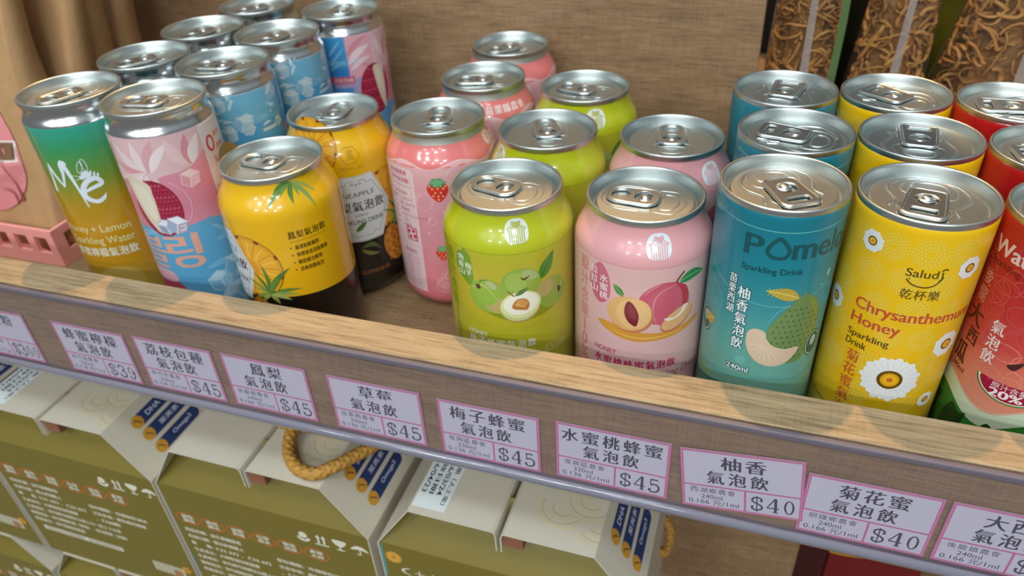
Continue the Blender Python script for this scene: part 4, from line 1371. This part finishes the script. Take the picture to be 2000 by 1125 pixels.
can('M', -.2223, .1243, .6, 61, 'slim silver-necked can directly behind the green to yellow one', GM)
can('M', -.2220, .1808, -.5, 86, 'third slim silver-necked can from the front in the leftmost row', GM)
can('M', -.2180, .2374, 1.2, 67, 'slim silver-necked can at the back end of the leftmost row, top cut by the frame', GM)
can('L', -.1668, .0661, 0, 11, 'slim pink and blue can with lychee picture in the front row', GM)
can('L', -.1646, .1229, -2.28, 10, 'slim blue can with ice cubes directly behind the front lychee can', GM)
can('L', -.1643, .1800, -2.1, 85, 'second slim blue ice cube can, farther back behind the first blue one', GM)
can('L', -.1484, .2350, -4.1, -72, 'slim pink lychee can at the back right with a blue stripe, before the back panel', GM)
can('T', .1523, .0606, 0, 120, 'teal pomelo can in the front row with a pomelo picture', GR)
can('T', .1553, .1137, .4, -15, 'teal can in the middle of its row behind the front teal can', GR)
can('T', .1488, .1662, 1.0, -101, 'teal can at the back of its row near the back panel edge', GR)
can('C', .2058, .0628, 0, 78, 'yellow chrysanthemum can in the front row with a large white daisy', GR)
can('C', .2081, .1179, .9, -94, 'yellow can in the middle behind the front daisy can', GR)
can('C', .2016, .1703, -.7, -39, 'yellow can at the back of its row, before the noodle pouches', GR)
can('W', .2590, .0606, 0, 40, 'red watermelon can in the front row at the right edge of the frame', GR)
can('W', .2608, .1142, .8, 10, 'red can in the middle of the row at the right edge', GR)
can('W', .2545, .1672, -.8, 3, 'red can at the back of the row at the right edge, tab lying crosswise', GR)

# ------------------------------------------------------------------ pink basket with kraft bags
bk = Mesh()
X1, Y0, ZT, TH = -.3146, .0823, .0285, .0028
def lattice(P, length, posts):
    """basket wall: top rail, solid foot, slanted posts; P(s, z, d) maps along/up/depth"""
    def bar(s0, s1, z0, z1, sl=0.0):
        vs = [P(s0 + (sl if z == z1 else 0), z, d) for d in (0, TH) for (s, z) in ()]
        q = [(s0, z0), (s1, z0), (s1 + sl, z1), (s0 + sl, z1)]
        vs = [P(s, z, d) for d in (0, TH) for s, z in q]
        bk.add(vs, [(0, 1, 2, 3), (7, 6, 5, 4), (0, 4, 5, 1), (1, 5, 6, 2), (2, 6, 7, 3), (3, 7, 4, 0)], PINKP)
    bar(0, length, .0225, ZT)
    bar(0, length, .0, .0095)
    s = 0
    while s < length - .0004:
        bar(s, min(length, s + .0065), .0095, .0225, 0)
        s += posts
lattice(lambda s, z, d: (X1 - s, Y0 + d, z), .17, .0185)
lattice(lambda s, z, d: (X1 - d, Y0 + TH + s, z), .1944, .0200)
lattice(lambda s, z, d: (X1 - .17 + d, Y0 + TH + s, z), .1944, .0200)
lattice(lambda s, z, d: (X1 - s, Y0 + .20 + .0001 - d, z), .17, .0185)
bk.box((X1 - .169, Y0 + .001, .0004), (X1 - .001, Y0 + .199, .003), PINKP)
o = bk.build('basket')
tag(o, 'pink plastic basket with open lattice sides holding the brown paper bags', 'basket')

def kraft_bag(x1, wd, y0, dep, h, lean, label, seed, sticker=False, lx=0.0):
    """stand-up paper bag: grid skin, swollen below, pinched and folded at the top, crumpled"""
    r = random.Random(seed)
    t = thing('paper_bag', label, 'bag', (x1 - wd / 2, y0, .0034), 'kraft paper bags in the basket')
    M = Mesh()
    NX, NZ = 26, 36
    ph = [r.uniform(0, 6) for _ in range(8)]
    def skin(side):
        V = []
        for j in range(NZ + 1):
            v = j / NZ
            for i in range(NX + 1):
                u = i / NX * 2 - 1
                th = dep * (1 - .82 * max(0, (v - .28) / .72) ** 1.1) * (1 - .10 * abs(u) ** 8)
                bot = min(1, v / .06)
                y = dep / 2 + side * th / 2 * (.6 + .4 * bot)
                y += .0008 * math.sin(5 * u + 7 * v + ph[0]) * (1 - v) + .0012 * math.sin(13 * v - 6 * u + ph[1]) + .0007 * math.sin(21 * u + 11 * v + ph[2])
                y += .0022 * math.exp(-((v - .22 - .1 * u) / .03) ** 2) * math.sin(ph[3] + 3 * u)
                x = u * wd / 2 * (1 - .02 * math.sin(9 * v + ph[4])) + .003 * math.sin(6 * v + ph[5]) * abs(u) * min(1, max(0, v - .14) * 3) + lx * v * h
                V.append((x, y + lean * v * h, v * h))
        return V
    F = []
    for j in range(NZ):
        for i in range(NX):
            a = j * (NX + 1) + i
            F.append((a, a + 1, a + NX + 2, a + NX + 1))
    Vf, Vb = skin(-1), skin(1)
    n = len(Vf)
    faces = F + [tuple(n + k for k in f[::-1]) for f in F]
    for j in range(NZ):
        a, b = j * (NX + 1), (j + 1) * (NX + 1)
        faces.append((a, b, n + b, n + a))
        a, b = a + NX, b + NX
        faces.append((a, n + a, n + b, b))
    for i in range(NX):
        faces.append((i, n + i, n + i + 1, i + 1))
    M.add(Vf + Vb, faces, KRAFT)
    ob = M.build('bag_body', t)
    ob.data.polygons.foreach_set('use_smooth', [True] * len(ob.data.polygons))
    M = Mesh()
    yt = lean * h + dep / 2
    M.box((-wd / 2 + .001, yt - dep * .10 - .0030, h - .022), (wd / 2 - .001, yt - dep * .10 - .0014, h + .001), KRAFT)
    M.build('folded_top', t)
    if sticker:
        A = Art('paper')
        def surf(u, v, off):
            uu, vv = ((u + 5) / 1000) / (wd / 2), ((v - 17) / 1000) / h
            i, j = (uu + 1) / 2 * NX, vv * NZ
            i0, j0 = min(NX - 1, max(0, int(i))), min(NZ - 1, max(0, int(j)))
            fi, fj = i - i0, j - j0
            q = [Vector(Vf[(j0 + b) * (NX + 1) + i0 + a]) for b in (0, 1) for a in (0, 1)]
            p = (q[0] * (1 - fi) + q[1] * fi) * (1 - fj) + (q[2] * (1 - fi) + q[3] * fi) * fj
            nn = (q[1] - q[0]).cross(q[2] - q[0]).normalized()
            return p + nn * (off + .0006), nn
        L = sticker
        A.blob(L, '#d98688', 8)
        cx, cy = sum(p[0] for p in L) / len(L), sum(p[1] for p in L) / len(L)
        top = [p for p in spline(L, True, 8) if p[1] > 118]
        A.poly(top, '#c9605c')
        for i in range(26):
            for j in range(12):
                x, y = cx - 36 + i * 2.8 + (j % 2) * 1.4, 119 + j * 2.4
                if any(abs(x - p[0]) < 60 for p in L) and ((x - cx) / 33) ** 2 + ((y - cy) / 52) ** 2 < .85:
                    A.ell(x, y, .35, .35, '#dc8c86', 0, 6)
        bx = max(p[0] for p in L)
        A.poly([(cx - 36, 84), (bx - 11, 86), (bx - 2, 84.6), (bx - 6.4, 91.4), (bx - .6, 98.6), (bx - 11, 98.8), (cx - 36, 97)], '#e6d8d0')
        A.poly([(cx - 36, 85), (bx - 11, 87), (bx - 4, 86), (bx - 7.8, 91.4), (bx - 3, 97.4), (bx - 11, 97.6), (cx - 36, 96)], '#7a5638')
        for k in range(4):
            A.curve([(bx - 13 - k, 84), (bx - 10 + k * .4, 70), (bx - 9 + k * .8, 58), (bx - 12 - k * .4, 56), (bx - 14, 53)], .6, '#8f4a44', True)
            A.curve([(bx - 22 + k * 1.6, 66), (bx - 15 + k, 60), (bx - 14, 53)], .55, '#8f4a44', True)
        A.emit(M2 := Mesh(), surf, 2.2, 2.2, .0003)
        tag(M2.build('front_sticker', t), 'pink rounded sticker with a brown ribbon and whisk drawing')
    return t

LB = [(-30, 60), (-34, 90), (-26, 120), (-10, 134), (8, 134), (24, 126), (33, 112), (38, 92), (36, 70), (26, 56), (10, 48), (-12, 48)]
kraft_bag(-.3195, .118, .0885, .032, .235, .17, 'kraft paper bag with a pink sticker, frontmost in the pink basket', 3, LB)
kraft_bag(-.3215, .114, .1275, .030, .240, .17, 'plain kraft paper bag directly behind the one with pink sticker', 5, lx=.055)
kraft_bag(-.3350, .106, .1665, .030, .236, .17, 'plain kraft paper bag third from the front in the basket', 8)
kraft_bag(-.3430, .104, .206, .030, .238, .17, 'plain crumpled kraft paper bag at the back of the basket by the panel', 12)

# ------------------------------------------------------------------ noodle pouches in the bay behind
def noodle_pouch(xc, yc, wd, dep, h, label, seed, lean=0.0, nn=260):
    r = random.Random(seed)
    t = thing('noodle_pouch', label, 'noodle bag', (xc, yc, 0), 'clear pouches of dried noodles')
    M = Mesh()
    NA, NZ = 40, 26
    ph = [r.uniform(0, 6) for _ in range(6)]
    def at(a, v, k=1.0):
        tz = max(0, (v - .18) / .82)
        rx = wd / 2 * (1 - .42 * tz) * k
        ry = dep / 2 * (1 - .86 * tz ** 1.2) * k
        c, s_ = math.cos(a), math.sin(a)
        e = .72
        x = rx * math.copysign(abs(c) ** e, c) + lean * v * h
        y = ry * math.copysign(abs(s_) ** e, s_)
        q = .0014 * math.sin(3 * a + 9 * v + ph[0]) + .0009 * math.sin(7 * a - 14 * v + ph[1])
        return Vector((x * (1 + q * 8), y + q, .0006 + v * h))
    V = [at(2 * math.pi * i / NA, j / NZ) for j in range(NZ + 1) for i in range(NA)]
    F = [(j * NA + i, j * NA + (i + 1) % NA, (j + 1) * NA + (i + 1) % NA, (j + 1) * NA + i) for j in range(NZ) for i in range(NA)]
    F.append(list(range(NA))[::-1])
    M.add(V, F, FILM)
    ob = M.build('pouch_film', t)
    ob.data.polygons.foreach_set('use_smooth', [True] * len(ob.data.polygons))
    M = Mesh()
    V = []
    for j in range(NZ + 1):
        for a in (-1.57, -1.57 + .0065 / wd):
            p = at(a, j / NZ, 1.02)
            V.append((p.x, p.y - .001, p.z))
    M.add(V, [(2 * j, 2 * j + 1, 2 * j + 3, 2 * j + 2) for j in range(NZ)], SEAL)
    tag(M.build('back_seam', t), 'milky vertical seal strip')
    M = Mesh()
    core = [at(2 * math.pi * i / NA, .02 + .74 * j / NZ, .62 + .07 * math.sin(11 * i + 7 * j) * math.sin(5 * j + 3 * i)) for j in range(NZ + 1) for i in range(NA)]
    M.add(core, F[:-1] + [list(range(NA))[::-1], [NZ * NA + i for i in range(NA)]], mat('packed_noodle', '#8f6732', .7, var=.4, var_scale=190, bump=(260, 1.0, .003)))
    for k in range(nn):
        v = r.uniform(.04, .78)
        a = r.uniform(0, 2 * math.pi)
        p = at(a, v, r.uniform(.62, .88))
        c = Vector((p.x, p.y, p.z))
        rad = r.uniform(.004, .011)
        ax = Vector((r.uniform(-1, 1), r.uniform(-1.6, .4), r.uniform(-1, 1))).normalized()
        e1 = ax.orthogonal().normalized()
        e2 = ax.cross(e1)
        n = 16
        turns = r.uniform(.5, 1.3)
        dr = r.uniform(-.3, .5)
        pts = []
        for i in range(n + 1):
            tt = i / n
            an = 2 * math.pi * turns * tt
            rr = rad * (1 + dr * tt + .15 * math.sin(9 * tt + k))
            q = c + e1 * rr * math.cos(an) + e2 * rr * math.sin(an) + ax * .006 * (tt - .5) * r.uniform(.6, 1.2)
            lim = at(math.atan2(q.y * wd, (q.x) * dep), min(.84, max(.02, q.z / h)), .93)
            if abs(q.x) > abs(lim.x):
                q.x = lim.x
            if abs(q.y) > max(.004, abs(lim.y)):
                q.y = math.copysign(max(.004, abs(lim.y)), q.y)
            q.z = max(.003, q.z)
            pts.append(q)
        M.tube(pts, r.uniform(.0008, .0021), NOOD, 6, False, r.choice((.35, .5, .8)))
    o = M.build('dried_noodles', t)
    o['kind'] = 'stuff'
    return t
noodle_pouch(.160, .352, .054, .044, .24, 'clear pouch of dried noodles nearest the wooden back panel edge', 2)
noodle_pouch(.216, .356, .056, .046, .24, 'clear pouch of dried noodles in the middle, behind the yellow cans', 6, .04)
noodle_pouch(.292, .362, .096, .054, .26, 'large clear pouch of curly dried noodles behind the red cans', 9, .05, 430)
# dark printed packets further back
GPK = ramp_mat('green_packet', [(0, '#1d2a14'), (60, '#2c3a16'), (110, '#5a5a12'), (140, '#6a6512'), (200, '#2a3a18')], rough=.35, noise=.35)
def packet(xc, yc, wd, h, m, label, z0=0.0, dep=.03):
    t = Mesh()
    n = 14
    V = []
    for s in (-1, 1):
        for j in range(n + 1):
            for i in range(n + 1):
                u, v = i / n * 2 - 1, j / n
                b = (1 - abs(u) ** 3) * math.sin(math.pi * min(1, .08 + v * .92)) ** .5
                V.append((u * wd / 2, s * dep / 2 * b, v * h))
    N = (n + 1) ** 2
    F = []
    for j in range(n):
        for i in range(n):
            a = j * (n + 1) + i
            F.append((a, a + 1, a + n + 2, a + n + 1))
            F.append((N + a, N + a + n + 1, N + a + n + 2, N + a + 1))
    t.add(V, F, m)
    o = t.build('snack_packet')
    o.data.polygons.foreach_set('use_smooth', [True] * len(o.data.polygons))
    o.location = (xc, yc, z0)
    return tag(o, label, 'packet')
packet(.262, .43, .075, .22, GPK, 'dark green and yellow packet standing behind the noodle pouches')
packet(.178, .43, .085, .22, mat('dark_foil', '#141a14', .3), 'dark packet in shadow behind the two left noodle pouches')
M = Mesh()
pts = [at for at in [(.1775, .3215, .002), (.1785, .322, .06), (.1795, .324, .12), (.178, .327, .20)]]
M.add([(x + d, y, z) for x, y, z in pts for d in (0, .005)], [(2 * j, 2 * j + 1, 2 * j + 3, 2 * j + 2) for j in range(3)], mat('green_leaf_label', '#4f6a3c', .5))
o = M.build('leaf_label', None)
for q in bpy.data.objects:
    if q.get('label', '').startswith('clear pouch of dried noodles nearest'):
        o.parent = q
        o.location = -q.location

# ------------------------------------------------------------------ egg gift boxes on the lower shelf
W2, FL, ZT, ZC, ZB, DEP = .0785, .0535, -.060, -.098, -.2315, .165
BADGE, GOLD = '#22356a', '#d0962c'
def make_box(label, loc, variant):
    t = thing('gift_box', label, 'box', loc, 'olive and cream egg boxes')
    th = .0007
    zt, zc, zb = 0.1715, .1335, 0.0
    # cream sleeve wrapped over the box, two roof flaps tucked down at the slot
    M = Mesh()
    for s in (-1, 1):
        sec = [(W2, zb), (W2, zc), (FL, zt), (.0035, zt), (.0018, zt - .0012), (.0011, zt - .004), (.0011, zt - .016)]
        inn = [(W2 - th, zb), (W2 - th, zc - .0003), (FL - .0003, zt - th), (.0035, zt - th), (.0024, zt - .0017), (.0018, zt - .004), (.0018, zt - .016)]
        n = len(sec)
        V = [(s * x, y, z) for y in (0, DEP) for x, z in sec + inn]
        F = []
        for i in range(n - 1):
            F.append((i, i + 1, 2 * n + i + 1, 2 * n + i))
            F.append((n + i, 3 * n + i, 3 * n + i + 1, n + i + 1))
            F.append((i, n + i, n + i + 1, i + 1))
            F.append((2 * n + i, 2 * n + i + 1, 3 * n + i + 1, 3 * n + i))
        if s < 0:
            F = [f[::-1] for f in F]
        F = [f[::-1] for f in F]
        M.add(V, F, BEIGE)
    A = Art('paper')
    # faint wave arcs on the right flap
    for k, (cx, cy) in enumerate(((30, 26), (44, 34), (38, 48), (52, 20))):
        for rr in range(3, 17, 3):
            A.ring(cx, cy, rr, rr * .9, 1.0, '#d9c79a' if rr % 2 else '#c9b88e', 18, 160 + 20 * k, 330)
    A.emit(M, lambda u, v, off: (Vector((min(u, FL * 1000) / 1000, v / 1000, zt + off)), Vector((0, 0, 1))), None, lift=.00003)
    ch = Vector((W2 - FL, 0, zc - zt))
    sl = ch.length * 1000
    ch.normalize()
    B = Art('paper')
    for i, (tx, s0) in enumerate((('DHA', 11.5), ('葉黃素', 22.6), ('Omega3', 34.2))):
        s0 = -s0
        x0, x1, r = 22, 56 + (6 if i == 0 else 0), 4.3
        B.poly([(x0, s0 - r)] + [(x1 + r * math.cos(a), s0 + r * math.sin(a)) for a in [-math.pi / 2 + math.pi * k / 10 for k in range(11)]] + [(x0, s0 + r)], BADGE)
        B.ell(x0 + .5, s0, r * 1.05, r * 1.05, GOLD)
        B.stroke([(x0 - 1.6, s0 + .6), (x0 - .4, s0 + 1.9), (x0 + 2.6, s0 - 2.2)], .7, '#1c2438')
        q = .62 if tx == 'DHA' else .9
        B.text(tx, x0 + 9 + 2 * i, s0 - 1.7, x0 + 9 + 2 * i + 20 * q, s0 + 1.9, '#cfd4de', .01)
    nrm = Vector((-ch.z, 0, ch.x))
    def flip(p):
        return p
    for it in list(B.items):
        pass
    B.emit(M, lambda u, v, off: (Vector((FL, 0, zt)) + ch * (-v / 1000) + Vector((0, u / 1000, 0)) + nrm * off, nrm), None, lift=.00003)
    if variant in (0, 2):
        C = Art('paper')
        C.rect(-52.6, 4.5, -33, 60, '#dfe6e6')
        rows = ('製造日期（人工蛋）', '2026/03/24', '有效日期', '2026/04/23')
        for i, tx in enumerate(rows):
            cx = -36 - i * 4.6
            l = 44 if i == 0 else 32
            C.text(tx, cx - l / 2, 31 - 1.5, cx + l / 2, 31 + 1.5, '#23282c', .02, rot=-90)
        C.emit(M, lambda u, v, off: (Vector((u / 1000, v / 1000, zt + off)), Vector((0, 0, 1))), None, lift=.00008)
    M.build('cream_sleeve', t)
    # olive inner carton: upright face and sloping roof
    M = Mesh()
    e = .0008
    V = [(-W2 + e, .001, 0), (W2 - e, .001, 0), (W2 - e, .001, zc), (-W2 + e, .001, zc), (-FL, .026, zt - .0015), (FL, .026, zt - .0015),
         (-W2 + e, DEP - .001, 0), (W2 - e, DEP - .001, 0), (W2 - e, DEP - .001, zc), (-W2 + e, DEP - .001, zc), (-FL, DEP - .026, zt - .0015), (FL, DEP - .026, zt - .0015)]
    M.add(V, [(0, 1, 2, 3), (3, 2, 5, 4), (7, 6, 9, 8), (8, 9, 10, 11), (1, 0, 6, 7)], OLIVE)
    D = Art('paper')
    wh, og = '#ded9c4', '#c0662a'
    def X(x):
        return x
    if variant == 2:
        for k in range(14):
            a = 2 * math.pi * k / 14
            D.leaf((-70, 121), (-70 + 6 * math.cos(a), 121 + 6 * math.sin(a)), 2.8, '#d8a040')
        D.ell(-70, 121, 1.6, 1.6, '#c88a30')
        for i, c_ in enumerate('（十大美味）'):
            D.text(c_, -66.6 + i * 9, 106, -60 + i * 9, 113, wh, .01)
        D.rect(-78, 100, -76.6, 132, '#3f9aa0')
    else:
        for i, (a_, b_) in enumerate((('放牧', '雞蛋'), ('森林', '雞活'), ('益菌', '飼養'), ('山泉', '飲水'), ('無毒', '認證'), ('產地', '天然'))):
            cx = -65 + i * 20
            D.ring(cx, 100.4, 9.0, 5.8, 1.0, og, 24)
            D.text(a_, cx - 4.6, 100.6, cx + 4.8, 104.6, wh, .05)
            D.text(b_, cx - 4.6, 96.2, cx + 4.8, 100, wh, .05)
        y = 85.5
        rows = (('商品名稱：', '益生菌機能蛋', None), ('有效日期：', '標示於標籤上', '保存期限：冷藏保存30天'), ('規　　格：', '□1.2斤．□3.3斤', '注意事項：避免陽光曝曬'), ('生產者名：', '大地牧場自然養雞', '．□30顆'),
                ('生產地址：', '新竹縣芎林鄉文山路上山一段１３０號', None), ('聯絡電話：', '新竹縣關西鎮（牧場）．經濟農業（本館）', None), ('營養成分：', '新竹縣農會推廣', None))
        for a_, b_, c_ in rows:
            D.text(a_, -72, y, -54, y + 4.1, wh, .05)
            D.text(b_, -51, y, -51 + min(72, len(b_) * 4.1), y + 4.1, wh, .05)
            if c_:
                D.text(c_, 0, y + 1, min(60, len(c_) * 4.4), y + 5.0, wh, .05)
            y -= 7.6
        # care symbols
        D.curve([(25, 116), (27, 113.4), (31, 113.4), (33, 116)], 2.2, wh)
        D.ell(29, 118.4, 3, 3, wh)
        for x in (40, 44):
            D.stroke([(x, 114), (x, 121)], 1.5, wh)
            D.poly([(x - 1.8, 119.4), (x + 1.8, 119.4), (x, 122.6)], wh)
        D.rect(37, 112.2, 47, 113.4, wh)
        D.blob([(50.6, 122), (60, 122), (58.4, 117.6), (55.3, 116), (52.2, 117.6)], wh)
        D.rect(54.7, 113, 55.9, 117, wh)
        D.rect(52.4, 112.2, 58.2, 113.2, wh)
        D.blob([(63, 117.4), (66, 121), (69.4, 122), (72.6, 121), (75.4, 117.4), (69.4, 118.4)], wh)
        D.stroke([(69.4, 121), (69.4, 113.6), (68, 112.8), (67, 114)], .9, wh)
        D.rect(-68, 29.4, 10, 34.4, wh)
        D.text('本產品為益生菌飼養雞蛋．請於開封後盡速食用', -66, 30.4, 8, 33.4, '#6d6640', .02)
        x = 36
        for k in range(22):
            q = (.5, .9, .4, 1.2)[(k * 7) % 4]
            D.rect(x, 18, x + q, 30, wh)
            x += q + (.5, .8, .4)[k % 3]
        for k in range(6):
            a = k * math.pi / 3
            D.ell(68 + 2.6 * math.cos(a), 30 + 2.6 * math.sin(a), 1.6, 1.6, '#d0962c', 0, 12)
        D.ell(68, 30, 1.5, 1.5, '#b5701c', 0, 12)
        D.ell(58, 22, 4.6, 3.8, '#a87442', 0, 20)
        D.rect(-78, 36, -77, 58, '#2f6f86')
    D.emit(M, plane_surf((0, .001, 0), (1, 0, 0), (0, 0, 1)), None, lift=.00004)
    M.build('olive_carton', t)
    M = Mesh()
    M.box((.0022, .002, zt - .0125), (.0135, .0075, zt - .0012), CARDEDGE)
    o = M.build('tuck_tab', t)
    return t

make_box('olive and cream box at the left with care icons, barcode and navy shoulder badges', (-.2865, -.003, ZB), 0)
b2 = make_box('olive and cream box with the gold cord loop lying on its roof', (-.1265, -.003, ZB), 1)
b3 = make_box('olive and cream box with a white date sticker, rightmost on the lower shelf', (.0365, -.003, ZB), 2)
make_box('olive box mostly cut off at the far left edge, behind the left full box', (-.4470, -.003, ZB), 3)
make_box('lower-tier box under the left box, only its roof corner showing', (-.4620, -.003, -.4040), 4)
make_box('lower-tier box second from left, its roof peeking out below the care-icon box', (-.2985, -.003, -.4040), 5)

def cord(pts, r, name, parent):
    """round braided cord: dense tube with interlaced bumps"""
    P = spline(pts, False, 24)
    P = [Vector(p) for p in P]
    L = [0]
    for a, b in zip(P, P[1:]):
        L.append(L[-1] + (b - a).length)
    M = Mesh()
    seg, rings = 20, []
    n = int(L[-1] / .0005)
    pts2, k = [], 0
    for i in range(n + 1):
        s = L[-1] * i / n
        while k < len(L) - 2 and L[k + 1] < s:
            k += 1
        t = (s - L[k]) / max(1e-9, L[k + 1] - L[k])
        pts2.append(P[k].lerp(P[k + 1], t))
    V = []
    for i, p in enumerate(pts2):
        d = (pts2[min(n, i + 1)] - pts2[max(0, i - 1)]).normalized()
        sx = d.cross(Vector((0, 0, 1))).normalized()
        sy = sx.cross(d)
        s = L[-1] * i / n
        for j in range(seg):
            a = 2 * math.pi * j / seg
            w_ = max(math.sin(5 * a + s / .0009), math.sin(5 * a - s / .0009))
            rr = r * (.84 + .2 * w_)
            V.append(p + sx * rr * math.cos(a) + sy * rr * math.sin(a))
    F = [(i * seg + j, i * seg + (j + 1) % seg, (i + 1) * seg + (j + 1) % seg, (i + 1) * seg + j) for i in range(n) for j in range(seg)]
    F += [list(range(seg))[::-1], [n * seg + j for j in range(seg)]]
    M.add(V, F, ROPE)
    o = M.build(name, parent)
    o.data.polygons.foreach_set('use_smooth', [True] * len(o.data.polygons))
    return o
def loc(pts, b):
    q = b.location
    return [(x / 1000 - q.x, y / 1000 - q.y, z / 1000 - q.z) for x, y, z in pts]
cord(loc([(-125, 62, -72), (-125.2, 48, -58), (-124, 37, -55), (-116, 33, -55), (-106, 33, -54), (-94, 36, -54), (-84, 44, -55)], b2), .0038, 'cord_handle', b2)
cord(loc([(-106, 44, -52), (-107.4, 34, -50), (-106.2, 23, -52), (-102, 13.5, -55), (-93.5, 5.6, -55.5), (-85, 2.6, -55.5), (-77, 3.2, -55), (-70, 9, -54), (-63, 18, -54), (-54, 33, -55), (-48, 50, -57)], b2), .0040, 'cord_handle', b2)
cord(loc([(114, 112, -164), (118, 109, -166), (120, 104, -170), (120, 98, -173.5), (118, 93, -175), (114, 91, -174)], b3), .0035, 'cord_handle', b3)

# red packets in the lower bay to the right
RED = mat('red_packet', '#6e0f18', .35, 0, .2)
def red_pack(x0, x1, y0, y1, z0, z1, label, m, stripe=False):
    t = Mesh()
    t.box((x0, y0, z0), (x1, y1, z1), m)
    if stripe:
        A = Art('paper')
        A.curve([(0, 66), (16, 66), (34, 70), (48, 80)], 4, '#c99a1c')
        A.emit(t, plane_surf((x0, y0, z0), (1, 0, 0), (0, 0, 1)), None, lift=.0002)
    o = t.build('snack_carton')
    bevel(o, .002)
    return tag(o, label, 'carton')
red_pack(.2560, .335, .255, .30, -.405, -.30, 'red carton with a yellow curved stripe in the lower bay at bottom right', RED, True)
red_pack(.2262, .2545, .25, .30, -.405, -.29, 'dark maroon carton between the lower wooden panel and the red striped one', mat('maroon_packet', '#3a0c12', .45))


for d in (LIDS, TABS):
    for o in d.values():
        bpy.data.objects.remove(o)
